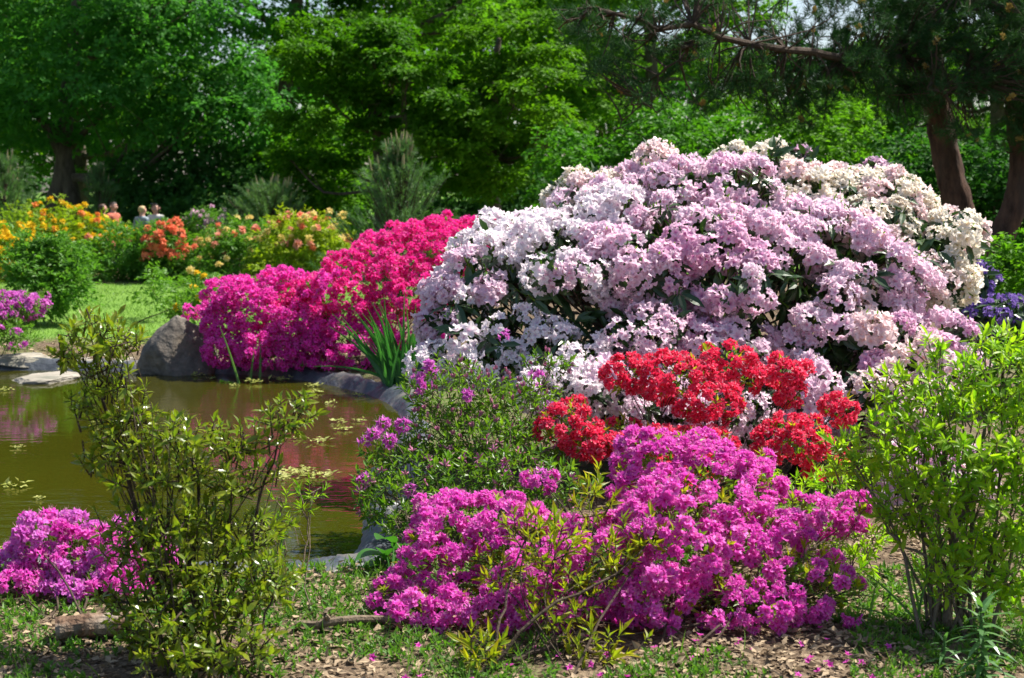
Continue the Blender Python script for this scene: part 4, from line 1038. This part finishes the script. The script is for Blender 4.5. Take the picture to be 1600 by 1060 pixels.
azalea('red azalea in bloom standing before the lilac rhododendron',
       [L(1055, 590, 6.85, 56, 30, .18), L(1130, 562, 6.95, 40, 26, .16), L(975, 585, 6.9, 26, 28, .12), L(1100, 622, 6.75, 50, 28, .18), L(1225, 582, 6.95, 32, 22, .11), L(1165, 585, 6.9, 22, 24, .1), L(890, 665, 6.7, 46, 28, .14), L(975, 678, 6.7, 30, 22, .12), L(925, 690, 6.65, 34, 20, .12), L(1245, 685, 6.6, 50, 34, .18), L(1290, 722, 6.6, 34, 28, .14), L(1205, 690, 6.6, 30, 24, .12), L(1310, 640, 6.85, 20, 20, .08), L(1148, 658, 6.7, 11, 12, .05), L(1100, 692, 6.5, 40, 18, .14), L(1040, 690, 6.55, 34, 18, .12), L(1060, 750, 6.3, 50, 26, .2), L(1165, 800, 6.1, 18, 14, .08), L(1235, 615, 6.9, 18, 14, .08), L(895, 636, 6.9, 12, 9, .05)],
       G(1080, 815), 'red', 400, .054, .022, 8, 'azalea_leaf', 1300, 110, Lf=.036, r0=.005, keep=lambda p: snoise(p, 8, 6) > -.14, shootmat='bronze')

# ------------------------------------------------------------------ rhododendrons
TR = [truss(int(n), r, f) for n, r, f in ((22, .085, .036), (26, .092, .036), (18, .08, .036), (30, .105, .036), (22, .09, .034), (15, .075, .036), (11, .08, .035), (24, .098, .033), (9, .07, .036))]
RW = [rhodo_whorl(7), rhodo_whorl(9), rhodo_whorl(8, .115), rhodo_whorl(10, .14)]
LOOSE = [truss(int(n), r, f, .45) for n, r, f in ((9, .075, .038), (11, .085, .038), (8, .07, .040))]

def rhodo(label, lobes, base, flowers, n_whorl, dm=.15, thr=-.35, seed=1.0, n_inner=2200, group=None, cap=300, scale=(.72, 1.22), wd=.12, r0=.03, gaps=()):
    root = thing('rhododendron', label, 'rhododendron', base, group)
    branches(root, lobes, base, MAT['dark_twig'], 9, r0, spread=.22, r_tw=.006)
    inner_foliage(root, lobes, n_inner, LEAF8, .12, .04, MAT['rhodo_leaf'], (.45, .86))
    spots = np.array([P(x, y, yy) for x, y, yy, _, _ in gaps]).reshape(-1, 3)
    def kept(p):
        ok = snoise(p, 2.7, seed) + .35 * snoise(p, 6.0, seed + 3) > thr
        for q, (_, _, yy, rx, ry) in zip(spots, gaps):          # bare hollows where leaves and twigs show
            e = (p - q) / np.array([M2(rx * .92, yy), .6, M2(ry * .92, yy)]); ok &= np.einsum('ij,ij->i', e, e) > 1
        return ok
    N = sum(f[1] for f in flowers)
    p, n = surf(lobes, N, dm, .96, .12, .05, kept, .3, .85, 20, .17)
    left = np.ones(len(p), bool); left_cap = cap
    for mat, _, test, geos in flowers:
        s = left & (test(p) if test is not None else True); left &= ~s
        k = int(s.sum())
        if k: dress(root, 'flower_truss', geos, [MAT[mat], MAT['azalea_leaf']], p[s], n[s], scale, .35, min(left_cap, k), .18); left_cap = max(0, left_cap - k)
    p, n = surf(lobes, n_whorl, wd, .93, .1, .05, None, .25, .85, 16)
    dress(root, 'leaf_whorl', RW, [MAT['rhodo_leaf'], MAT['azalea_leaf']], p, n, (.8, 1.2), .5, 300, .2)
    return root

main = [L(1090, 500, 8.7, 300, 190, 1.0), L(900, 470, 8.45, 170, 120, .65), L(800, 460, 8.3, 110, 80, .45), L(770, 385, 8.5, 48, 34, .26), L(840, 385, 8.5, 80, 42, .35), L(890, 425, 7.95, 64, 34, .24), L(730, 520, 8.1, 62, 70, .36), L(700, 490, 8.2, 26, 44, .2), L(680, 570, 7.9, 30, 30, .2), L(800, 540, 7.95, 90, 55, .36),
        L(960, 350, 8.7, 90, 50, .42), L(1050, 300, 8.9, 80, 40, .4), L(1140, 300, 8.9, 70, 45, .4), L(1000, 420, 8.1, 100, 55, .35), L(1110, 390, 8.25, 110, 50, .4), L(1010, 520, 7.75, 70, 34, .25), L(1160, 450, 8.0, 100, 55, .36), L(1210, 400, 8.4, 70, 50, .34), L(1290, 370, 8.55, 90, 44, .42),
        L(1340, 440, 8.3, 110, 60, .4), L(1360, 530, 8.0, 90, 60, .36), L(1300, 500, 8.05, 70, 60, .34), L(1420, 560, 7.9, 70, 50, .32), L(1490, 535, 8.0, 50, 40, .26), L(1410, 640, 7.6, 60, 44, .26), L(1450, 760, 7.2, 90, 70, .3), L(900, 610, 7.5, 80, 40, .24), L(1030, 640, 7.5, 70, 50, .26), L(1240, 620, 7.7, 90, 60, .34), L(1330, 620, 7.7, 70, 60, .3), L(880, 560, 7.8, 70, 50, .3), L(1120, 540, 7.9, 90, 50, .34), L(1180, 640, 7.6, 60, 60, .3)]
rhodo('huge pale lilac rhododendron covered in flowers behind the red azalea', main, G(1100, 730),
      [('white', 150, lambda p: (pxx(p) < 960 + 60 * snoise(p, 2)) & (snoise(p, 3, 5) > -.15), TR), ('mauve', 90, lambda p: (snoise(p, 3.1, 9) > .28) & (pxx(p) > 880), TR), ('blush', 60, lambda p: (pxx(p) > 1340) & (snoise(p, 3.4, 2) > .1), TR), ('lilac', 340, None, TR)], 330, .112, -.36, 2.0,
      gaps=[(760, 425, 8.1, 44, 24), (865, 470, 7.9, 62, 40), (800, 440, 8.0, 30, 22), (930, 500, 7.8, 40, 44), (1000, 368, 8.3, 44, 24), (1065, 355, 8.5, 50, 20), (1110, 440, 7.9, 60, 30), (1030, 455, 7.9, 24, 24), (1245, 450, 8.0, 36, 60), (1205, 510, 7.8, 46, 34), (1325, 400, 8.2, 70, 22), (1375, 480, 7.9, 30, 24), (1300, 565, 7.8, 50, 50),
            (1180, 330, 8.6, 16, 34), (1200, 590, 7.6, 40, 34), (1330, 640, 7.4, 40, 40), (720, 560, 7.8, 30, 26), (700, 470, 8.1, 26, 14)])
cream = [L(1020, 258, 9.1, 26, 24, .16), L(1140, 252, 9.2, 26, 20, .16), L(1200, 255, 9.15, 30, 28, .18), L(920, 303, 9.1, 50, 28, .28), L(880, 305, 9.2, 20, 20, .14), L(1230, 305, 9.1, 60, 40, .35), L(1300, 310, 9.1, 90, 36, .4), L(1390, 320, 9.0, 46, 44, .34), L(1340, 355, 8.85, 100, 44, .4), L(1430, 400, 8.7, 66, 50, .36), L(1480, 370, 8.75, 44, 34, .28), L(1465, 440, 8.55, 50, 36, .26)]
rhodo('cream and blush rhododendron rising behind the pale lilac one', cream, G(1280, 700),
      [('blush', 40, lambda p: snoise(p, 4, 3) > .12, TR), ('cream', 130, None, TR)], 90, .12, -.6, 4.0, 800)
rhodo('small grey lilac rhododendron peeping over the top of the cream one', [L(1250, 258, 10.2, 22, 18, .16), L(1366, 272, 10.3, 26, 12, .18), L(965, 285, 10.2, 18, 10, .12)], np.array([P(1300, 300, 10.3)[0], 10.3, 0]), [('mauve', 30, None, LOOSE)], 16, .12, -2, 6.0, 200, r0=.015)
rhodo('violet rhododendron in the shade below the bent pine', [L(1560, 490, 10.6, 70, 24, .4), L(1530, 440, 11, 20, 26, .3), L(1640, 490, 10.6, 60, 26, .4), L(1600, 510, 10.4, 60, 14, .3)], np.array([P(1580, 560, 10.7)[0], 10.7, 0]), [('violet', 90, None, LOOSE)], 60, .09, -.8, 7.0, 700, r0=.015, scale=(.5, .75))

# low dark undergrowth of the shade right of the big rhododendron
bush_far('dark_bush', 'low dark leafy bush in shade beneath the bent pine trunk', 1600, 11.6, [(1590, 420, 11.8, 60, 50, .4), (1650, 430, 11.5, 60, 60, .4), (1560, 560, 10.9, 80, 50, .4)], 5000, 'tall', .06, trunk_r=.02)

# ------------------------------------------------------------------ leafy shrubs near the camera
def leafy(label, lobes, base, leafmat, N, dmin, Lf, Wf, nl=9, twig='twig', n_inner=2000, name='leafy_shrub', cat='shrub', cap=300, main_stems=(), spread_a=(20, 75), keep=None, extra=None, group=None, up=.8, shell=1.0, inner=(.4, .85), r0=.008, back=.4, tp=LEAF6, n_twig=7, stem=.04, rough=.3, rs=1.0):
    root = thing(name, label, cat, base, group)
    branches(root, lobes, base, MAT[twig], n_twig, r0, spread=.07)
    for pts, a, b in main_stems:
        g = Geo(); tube(g, curve(pts, 14, .004), np.linspace(a, b, 14), 7); part('stem', g, MAT[twig], root)
    if n_inner: inner_foliage(root, lobes, n_inner, tp, Lf, Wf, MAT[leafmat], inner, up=.6)
    p, n = surf(lobes, N, dmin, shell, .02, .16, keep, back, .7, 16, rough)
    dress(root, 'leafy_shoot', [whorl(nl + j % 3 - 1, Lf, Wf, stem, tp, spread_a) for j in range(5)], [MAT[leafmat], MAT[twig]], p, n, (.75 * rs, 1.2 * rs), up, cap, .35)
    if extra: extra(root)
    return root

leafy('dark glossy leaved shrub with a bare forked stem before the pond',
      [L(150, 528, 5.05, 58, 22, .12), L(195, 532, 5.0, 28, 18, .09), L(108, 548, 5.05, 28, 18, .09), L(150, 500, 5.05, 32, 14, .08), L(190, 606, 5.0, 28, 9, .07), L(128, 625, 5.0, 26, 18, .08), L(165, 575, 5.03, 40, 18, .1), L(205, 640, 5.0, 34, 14, .09), L(170, 660, 4.98, 34, 16, .1), L(212, 680, 4.95, 46, 24, .13), L(290, 675, 4.95, 62, 22, .15), L(375, 690, 4.95, 54, 26, .14), L(445, 650, 5.0, 40, 28, .11), L(470, 625, 5.05, 18, 14, .07), L(165, 715, 5.0, 40, 14, .09),
       L(265, 735, 4.9, 70, 24, .16), L(370, 745, 4.9, 46, 26, .14), L(270, 810, 4.85, 90, 26, .2), L(385, 830, 4.9, 46, 34, .16), L(205, 845, 4.9, 46, 24, .14), L(300, 870, 4.8, 80, 30, .2), L(230, 925, 4.8, 54, 34, .18), L(330, 930, 4.75, 80, 34, .22), L(410, 905, 4.8, 44, 36, .16), L(270, 990, 4.65, 70, 30, .18), L(360, 1000, 4.6, 60, 32, .16), L(210, 985, 4.7, 26, 24, .12)],
      P(320, 1075, 4.68) * [1, 1, 0], 'glossy', 640, .038, .040, .0145, 9, 'dark_twig', 600, rough=.5, rs=1.15, r0=.004, n_twig=3, spread_a=(15, 85),
      main_stems=[([P(320, 1075, 4.7) * [1, 1, 0], P(260, 940, 4.8), P(228, 860, 4.85), P(205, 760, 4.95), P(180, 690, 5.0), P(165, 640, 5.03), P(150, 590, 5.05), P(128, 560, 5.05)], .012, .004), ([P(163, 625, 5.03), P(168, 580, 5.05), P(176, 545, 5.04)], .005, .003), ([P(162, 612, 5.03), P(152, 575, 5.05), P(145, 540, 5.04)], .005, .003),
                  ([P(330, 1075, 4.7) * [1, 1, 0], P(380, 940, 4.8), P(395, 840, 4.9), P(420, 730, 4.95), P(450, 660, 5)], .008, .003), ([P(335, 1075, 4.7) * [1, 1, 0], P(300, 900, 4.8), P(310, 780, 4.9), P(300, 700, 4.95)], .011, .004), ([P(345, 1080, 4.7) * [1, 1, 0], P(395, 1000, 4.65), P(440, 900, 4.75)], .006, .003)], tp=LEAF8)
leafy('bright green open shrub at the frame edge with grey stems',
      [L(1500, 600, 5.4, 60, 34, .16), L(1565, 590, 5.3, 60, 50, .18), L(1440, 660, 5.4, 60, 44, .16), L(1530, 680, 5.2, 80, 60, .22), L(1600, 700, 5.2, 60, 80, .22), L(1380, 690, 5.4, 44, 36, .12), L(1470, 740, 5.2, 80, 50, .2), L(1570, 800, 5.1, 70, 60, .22), L(1420, 790, 5.3, 60, 44, .16), L(1500, 830, 5.1, 54, 40, .15), L(1340, 720, 5.5, 34, 30, .1), L(1590, 890, 5.0, 50, 60, .18), L(1460, 550, 5.5, 24, 22, .08), L(1395, 610, 5.5, 30, 34, .09), L(1555, 530, 5.45, 40, 16, .1), L(1440, 600, 5.45, 34, 26, .1), L(1320, 690, 5.5, 26, 18, .08), L(1470, 900, 5.0, 30, 30, .1), L(1640, 600, 5.3, 60, 80, .2)],
      G(1490, 985), 'lime', 600, .042, .050, .0165, 9, 'twig', 900, tp=LEAF8, rough=.42,
      main_stems=[([G(1480, 985), P(1483, 920, 5.1), P(1490, 850, 5.15), P(1510, 780, 5.2), P(1530, 700, 5.25), P(1545, 620, 5.3)], .020, .004), ([G(1470, 980), P(1468, 900, 5.1), P(1450, 820, 5.2), P(1420, 740, 5.3), P(1405, 650, 5.4)], .008, .003), ([P(1488, 900, 5.1), P(1540, 860, 5.1), P(1590, 820, 5.1)], .008, .003), ([P(1468, 880, 5.12), P(1410, 850, 5.2), P(1370, 800, 5.3), P(1360, 720, 5.45)], .006, .002)], inner=(.5, 1.0), keep=lambda p: snoise(p, 7, 2) > -.5)
def buds(lobes, mats, N, flowers=None):
    def f(root):
        b = Geo()
        for _ in range(6):
            d = norm(rng.normal(size=3) * .5 + Z3); e = d * .022; tube(b, [e * .3, e * .8, e * 1.3], [.0035, .0045, .0012], 4, v=rng.random())
        p, n = surf(lobes, N, .05, 1.03, .03)
        dress(root, 'bud_cluster', [b], [MAT[mats]], p, n, up=.9)
        if flowers:
            p = np.array([P(*q) for q in flowers]); n = norm(CAM - p + Z3 * 2)
            instances('flower_cluster', meshes('flower_cluster', [cluster(5, .034, .03, .5, 2, True), cluster(7, .036, .03, .5, 2, True)], [MAT['orchid'], MAT['stamen']]), root, p, n, rng.uniform(.8, 1.1, len(p)))
    return f
bl = [L(760, 620, 7.0, 60, 40, .18), L(700, 620, 7.0, 54, 44, .18), L(810, 650, 6.9, 60, 44, .18), L(850, 690, 6.8, 50, 40, .16), L(690, 670, 6.9, 54, 36, .16), L(760, 690, 6.8, 70, 40, .18), L(860, 570, 7.1, 34, 18, .08), L(650, 600, 7.1, 20, 16, .06), L(840, 610, 7.0, 30, 20, .08), L(720, 580, 7.05, 24, 18, .07)]
leafy('azalea with pink unopened buds and a few lilac flowers below the rhododendron', bl, G(760, 812), 'azalea_leaf', 330, .05, .042, .014, 8, 'twig', 1500, name='azalea_shrub', cat='azalea', keep=lambda p: snoise(p, 6, 3) > -.4, inner=(.5, 1.0),
      extra=buds(bl, 'bud', 150, [(655, 590, 6.95), (672, 574, 6.95), (660, 602, 6.9), (790, 525, 7.2), (840, 588, 6.95), (730, 618, 6.78), (860, 640, 6.8), (790, 735, 6.5)]))
bl2 = [L(610, 700, 6.8, 40, 30, .14), L(650, 730, 6.7, 60, 34, .18), L(720, 750, 6.5, 70, 34, .18), L(800, 740, 6.4, 70, 40, .18), L(620, 780, 6.5, 60, 40, .18), L(690, 800, 6.3, 50, 34, .14), L(870, 760, 6.3, 50, 34, .14), L(595, 760, 6.6, 34, 30, .12), L(640, 820, 6.3, 40, 30, .12), L(780, 690, 6.65, 40, 30, .12)]
leafy('low leafy azalea with a few mauve flowers at the pond side', bl2, G(690, 850), 'azalea_leaf', 330, .05, .046, .0155, 8, 'twig', 1500, name='azalea_shrub', cat='azalea', keep=lambda p: snoise(p, 6, 9) > -.4, inner=(.5, 1.0),
      extra=buds(bl2, 'bud', 60, [(570, 688, 6.7), (584, 680, 6.7), (600, 664, 6.75), (610, 690, 6.65), (566, 752, 6.5), (640, 765, 6.4), (845, 745, 6.1), (838, 752, 6.12), (628, 664, 6.75)]))
leafy('slender shoots with lime green leaves growing at the near pond edge', [L(440, 780, 5.45, 16, 14, .05), L(490, 765, 5.55, 22, 14, .06), L(485, 790, 5.5, 18, 10, .05), L(440, 810, 5.45, 20, 12, .05), L(420, 850, 5.4, 24, 24, .07)], G(430, 955), 'lime', 46, .05, .045, .009, 8, 'twig', 0, spread_a=(10, 50), n_twig=2, r0=.0035,
      main_stems=[([G(455, 950), P(478, 850, 5.5), P(488, 770, 5.55)], .004, .002), ([G(425, 960), P(432, 860, 5.45), P(438, 775, 5.45)], .004, .002)])
leafy('bronze green leafy shoots standing before the magenta azalea',
      [L(860, 850, 5.0, 50, 50, .12), L(930, 780, 5.35, 30, 30, .08), L(960, 860, 5.05, 40, 34, .1), L(780, 890, 5.0, 36, 24, .08), L(1010, 830, 5.1, 40, 34, .1), L(880, 920, 4.95, 60, 30, .12), L(820, 820, 5.1, 34, 30, .08), L(930, 1000, 4.75, 60, 24, .1), L(760, 1010, 4.7, 34, 24, .1), L(740, 1000, 4.75, 20, 30, .07), L(920, 745, 5.6, 24, 18, .06), L(865, 960, 4.85, 50, 20, .08)],
      G(850, 1035), 'bronze', 130, .052, .058, .016, 8, 'dark_twig', 0, spread_a=(12, 70), n_twig=3, r0=.0035, up=1.1, stem=.05, shell=.9,
      main_stems=[([G(760, 1050), P(850, 955, 4.75), P(950, 905, 4.9), P(1010, 850, 5.05), P(1030, 800, 5.2)], .007, .002), ([G(770, 1045), P(780, 980, 4.75), P(800, 900, 4.95), P(830, 820, 5.1)], .006, .003), ([G(800, 1032, .02), G(870, 1010, .035), G(930, 1022, .02), G(960, 1040, .012)], .011, .004), ([G(860, 1014, .03), G(900, 1004, .05), G(970, 1008, .04)], .008, .003)])
leafy('green leafy shoots filling the gap between red azalea and lime shrub', [L(1280, 860, 5.75, 40, 34, .12), L(1330, 880, 5.7, 40, 30, .12), L(1250, 770, 6.1, 40, 24, .1), L(1300, 750, 6.2, 34, 20, .1), L(1350, 840, 5.8, 34, 24, .1), L(1200, 760, 6.2, 40, 24, .1), L(1330, 740, 6.3, 30, 20, .08)], G(1310, 935), 'lime', 120, .05, .05, .016, 8, 'twig', 200, n_twig=3, r0=.006)

# ------------------------------------------------------------------ iris, broad-leaf plant, lily
def blades(name, label, cat, base, dirs, lens, wd, mat, seed=0, part_name='leaf_blade'):
    root = thing(name, label, cat, base)
    for d, ln in zip(dirs, lens):
        d = norm(np.array(d)); g = Geo(); n = 8; t = np.linspace(0, 1, n)
        b = np.array(base) + np.array([*(rng.normal(size=2) * .06), -.02])
        sag = np.stack([d[0] * .25 * t ** 2, d[1] * .25 * t ** 2, -.30 * t ** 2.6 * (1 - abs(d[2])) * 1.4], 1) * ln
        c = b + t[:, None] * d * ln + sag; side = norm(np.cross(d, [0.2, 1, .1]))
        w = wd * np.sin(np.clip(1 - t, 0, 1) * 1.45 + .12) * .5
        V = np.stack([c - side * w[:, None], c + np.array([0, .15 * wd, 0]), c + side * w[:, None]], 1).reshape(-1, 3); T = []
        for i in range(n - 1):
            a = i * 3
            T += [(a, a + 1, a + 4), (a, a + 4, a + 3), (a + 1, a + 2, a + 5), (a + 1, a + 5, a + 4)]
        g.add(V, T, rng.random(), np.repeat(t, 3)); part(part_name, g, MAT[mat], root)
    return root
n = 54; a = rng.normal(size=n) * .36 - .2
blades('iris_clump', 'clump of dark green iris leaves between crimson azalea and rhododendron', 'iris', P(628, 600, 11.8) * [1, 1, 0], np.stack([np.sin(a), rng.normal(size=n) * .2 - .1, np.cos(a)], 1), rng.uniform(.45, .82, n), .032, 'iris')
blades('iris_shoot', 'pair of pale green iris blades before the magenta pink azalea', 'iris', P(398, 585, 12.5) * [1, 1, 0] + [0, 0, -.06], [(-.25, 0, 1), (.03, 0, 1), (.12, -.1, 1)], [.54, .36, .3], .024, 'lily')
blades('iris_shoot', 'upright green iris blades at the near pond edge by the glossy shrub', 'iris', G(412, 938), [(.02, 0, 1), (.18, .1, 1), (-.1, 0, 1), (.3, -.1, 1)], [.34, .30, .26, .2], .022, 'lily')
blades('grass_tuft', 'arching grass blades below the lime green shrub', 'grass', G(1440, 975), [(-.6, 0, .8), (-.2, -.1, 1), (.15, 0, 1), (-.9, -.2, .6), (.5, 0, .8), (-.35, .2, .9), (.05, -.2, .9)], [.34, .3, .36, .24, .25, .3, .2], .011, 'lily')

root = thing('broad_leaf_plant', 'dark green plant with broad oval leaves beside the magenta azalea', 'plant', G(612, 918))
for (x, y, ln, ang) in [(575, 862, .15, -1.0), (600, 835, .15, -.3), (630, 845, .14, .3), (612, 868, .16, -.2), (645, 862, .13, .6), (590, 895, .13, -.7), (622, 895, .13, .2), (655, 885, .11, .8), (602, 855, .12, 0), (580, 880, .12, -1.2), (640, 905, .1, .5)]:
    e = P(x, y, 5.95 + rng.uniform(-.1, .1)); g = Geo(); f = G(612, 918); n = 5
    d = norm(np.array([math.sin(ang), -.45, .25 + .2 * math.cos(ang)]))
    s = e - d * ln * .6
    tube(g, curve([f, (f + s) / 2 + [0, 0, .03], s], 6), .004, 5)
    V, T = [], []
    rows = 7
    for i, t in enumerate(np.linspace(0, 1, rows)):
        w = ln * .36 * math.sin(math.pi * min(1, t * .93 + .04)) ** .8; c = s + d * ln * t - Z3 * ln * .35 * t * t; sd = norm(np.cross(d, Z3))
        V += [c - sd * w + Z3 * w * .35, c, c + sd * w + Z3 * w * .35]
        if i:
            k = i * 3; T += [(k - 3, k - 2, k + 1), (k - 3, k + 1, k), (k - 2, k - 1, k + 2), (k - 2, k + 2, k + 1)]
    g.add(V, T, rng.random(), 1); part('leaf', g, MAT['hosta'], root, smooth=True)

def lily(label, x, y, top, leaves, Ln):
    b = G(x, y); root = thing('lily_plant', label, 'lily', b); Yq = b[1]; tp = P(*top, Yq)
    g = Geo(); cv = curve([b, (b + tp) / 2 + [.004, 0, 0], tp], 20); tube(g, cv, np.linspace(.006, .004, 20), 6); part('stem', g, MAT['lily'], root)
    for i in range(leaves):
        f = .12 + .88 * i / (leaves - 1); c = cv[min(19, int(f * 19))]; a = i * 2.4
        el = -.1 + 1.2 * max(0, f - .72) / .28
        d = norm(np.array([math.cos(a), math.sin(a), el])); ll = Ln * (1.1 - .35 * f) * rng.uniform(.85, 1.1)
        g = Geo(); scatter(g, BLADE, np.array([c]), np.array([d]), norm(np.array([[0, 0, 1.]]) - d * d[2]), ll, ll * .17); part('leaf', g, MAT['lily'], root)
lily('tall lily stem with whorls of narrow leaves under the lime shrub', 1535, 1062, (1532, 945), 44, .13)
lily('short leafy lily shoot at the foot of the grey stems', 1470, 1040, (1476, 1000), 16, .09)

# ------------------------------------------------------------------ floating blossoms
def blossom_geo():
    g = Geo(); n = 16
    p = np.c_[rng.normal(size=(n, 2)) * .026, rng.uniform(.0, .02, n)]
    d = norm(np.c_[rng.normal(size=(n, 2)), rng.uniform(.0, .5, n)])
    scatter(g, LEAF6, p, d, norm(Z3 + rng.normal(size=(n, 3)) * .3), .04 * rng.uniform(.7, 1.2, n), .02)
    return g
BG = meshes('floating_flower', [blossom_geo() for _ in range(5)], MAT['blossom'])
for i, (x, y, s) in enumerate([(105, 578, 1.1), (213, 583, 1.1), (248, 583, 1.1), (275, 585, 1.1), (308, 587, .9), (395, 598, 1.3), (440, 595, 1.4), (490, 604, 1), (492, 614, 1.2), (515, 630, .8), (528, 660, .9), (533, 672, .8), (500, 690, 1), (465, 685, .9), (20, 760, 1.1), (470, 742, 1.1), (492, 748, 1), (512, 742, .9), (455, 736, .8), (445, 748, .8), (560, 618, .7), (560, 658, .7), (330, 592, .6), (365, 603, .6), (10, 610, .8), (0, 865, 1.0), (30, 700, .6), (480, 735, .8), (440, 742, .9), (150, 660, .5), (60, 780, .5), (575, 690, .5)]):
    o = new('floating_flower', BG[i % 5], None, tuple(G(x, y, WATER_Z + .004)), (0, 0, rng.uniform(0, 6))); o.scale = (s * 1.15, s * 1.15, s)
    zone = 'raft' if 430 < x < 520 and y > 730 else 'wall' if y < 600 and x > 90 else 'corner' if x > 420 else 'open'
    tag(o, {'raft': 'pale yellow blossoms in the dense raft on the red reflection', 'wall': 'pale yellow green blossoms floating in the row along the far liner',
            'corner': 'pale yellow blossoms scattered on the dark water off the grey corner stone', 'open': 'pale blossoms drifting alone on the open olive water'}[zone], 'blossom',
        {'raft': 'blossoms in the raft', 'wall': 'blossoms along the far liner', 'corner': 'blossoms off the corner stone', 'open': 'blossoms on open water'}[zone])

# ------------------------------------------------------------------ ground cover
def on_ground(n, x0, x1, y0, y1, keep=None):
    """spots on dry ground inside a strip of the near bank"""
    Yv = y0 + (y1 - y0) * rng.random(n) ** 1.0; Xv = rng.uniform(x0, x1, n)
    sd = pond_sd(Xv, Yv); ok = sd > .14
    p = np.c_[Xv, Yv, gz(Xv, Yv)][ok]
    if keep is not None: p = p[keep(p)]
    return p
g = Geo(); p = on_ground(34000, -2.6, 2.6, 3.9, 6.8, lambda p: snoise(p * [1, 1, 0], 2.6, 13) + .5 * snoise(p * [1, 1, 0], 8, 3) > rng.normal(size=len(p)) * .35 - .25); n = len(p)
scatter(g, LEAF6, p + np.c_[np.zeros((n, 2)), rng.uniform(.002, .02, n)], norm(np.c_[rng.normal(size=(n, 2)), rng.normal(size=n) * .22]), norm(Z3 + rng.normal(size=(n, 3)) * .35), rng.uniform(.012, .055, n), rng.uniform(.008, .03, n))
p = on_ground(2500, -6, 1, 12.6, 15.5); n = len(p)
scatter(g, LEAF6, p + [0, 0, .01], norm(np.c_[rng.normal(size=(n, 2)), rng.normal(size=n) * .22]), norm(Z3 + rng.normal(size=(n, 3)) * .35), rng.uniform(.03, .07, n), rng.uniform(.02, .04, n))
o = new('leaf_litter', g.mesh('leaf_litter', MAT['litter'])); o['kind'] = 'stuff'
# weeds: little rosettes where the moss mask lets them
def weedy(p): return (snoise(p * [1, 1, 0], 1.6, 5) + .25 * snoise(p * [1, 1, 0], 5, 1) > -.02) | ((np.abs(pxx(p) - 500) < 110) & (np.abs(pyy(p) - 945) < 26)) | ((pxx(p) > 1330) & (pyy(p) > 950) & (snoise(p, 4) > -.3)) | ((pxx(p) < 330) & (pyy(p) > 985) & (snoise(p, 3.3) > -.2))
W0 = [whorl(7, .03, .014, .015, LEAF6, (15, 80)), whorl(9, .024, .014, .02, LEAF6, (15, 85)), whorl(6, .036, .013, .015, LEAF6, (10, 70))]
p = on_ground(9500, -2.4, 2.4, 4.0, 6.6, weedy); g = Geo(); w = rng.integers(0, 3, len(p))
for j in range(3): place_many(g, W0[j].arr(), p[w == j] + [0, 0, .018], norm(Z3 + rng.normal(size=(int((w == j).sum()), 3)) * .35), rng.uniform(.35, 1.2, int((w == j).sum())), m=0)
o = new('weeds', g.mesh('weeds', MAT['weed'])); o['kind'] = 'stuff'
p = on_ground(7500, -2.4, 2.4, 3.9, 6.6, lambda p: snoise(p * [1, 1, 0], 1.6, 5) + .5 * snoise(p * [1, 1, 0], 4.2, 2) > .0); n = len(p); g = Geo()
scatter(g, BLADE, p, norm(np.c_[rng.normal(size=(n, 2)) * .5, np.full(n, .8)]), rand_dirs(n), rng.uniform(.03, .11, n), rng.uniform(.003, .006, n))
Yv = rng.uniform(15.2, 25, 26000); Xv = rng.uniform(-.46, -.02, 26000) * Yv; k = (Xv < -1.4)
p = np.c_[Xv, Yv, gz(Xv, Yv)][k]; n = len(p)
scatter(g, NEEDLE, p, norm(np.c_[rng.normal(size=(n, 2)) * .5, np.full(n, .8)]), rand_dirs(n), rng.uniform(.03, .075, n), .009)
o = new('grass', g.mesh('grass', MAT['grass'])); o['kind'] = 'stuff'
g = Geo(); p = on_ground(260, -2.4, 2.4, 4.0, 6.4)
for q in p:
    a = rng.uniform(0, 6.3); e = np.array([math.cos(a), math.sin(a), rng.normal() * .1]) * rng.uniform(.04, .16)
    tube(g, curve([q + [0, 0, .012], q + e * .5 + rng.normal(size=3) * .008 + [0, 0, .02], q + e + [0, 0, .015]], 5), np.linspace(.004, .0015, 5), 4, v=rng.random())
o = new('twig_litter', g.mesh('twig_litter', MAT['twig'])); o['kind'] = 'stuff'
# fallen magenta petals
g = Geo(); p = on_ground(60, -.6, 1.4, 4.5, 5.2)
for q in p: floret(g, q + [0, 0, .02], norm(Z3 + rng.normal(size=3) * .5), .016, .5, .5, 2, rng.random())
o = new('fallen_petals', g.mesh('fallen_petals', MAT['magenta'])); o['kind'] = 'stuff'
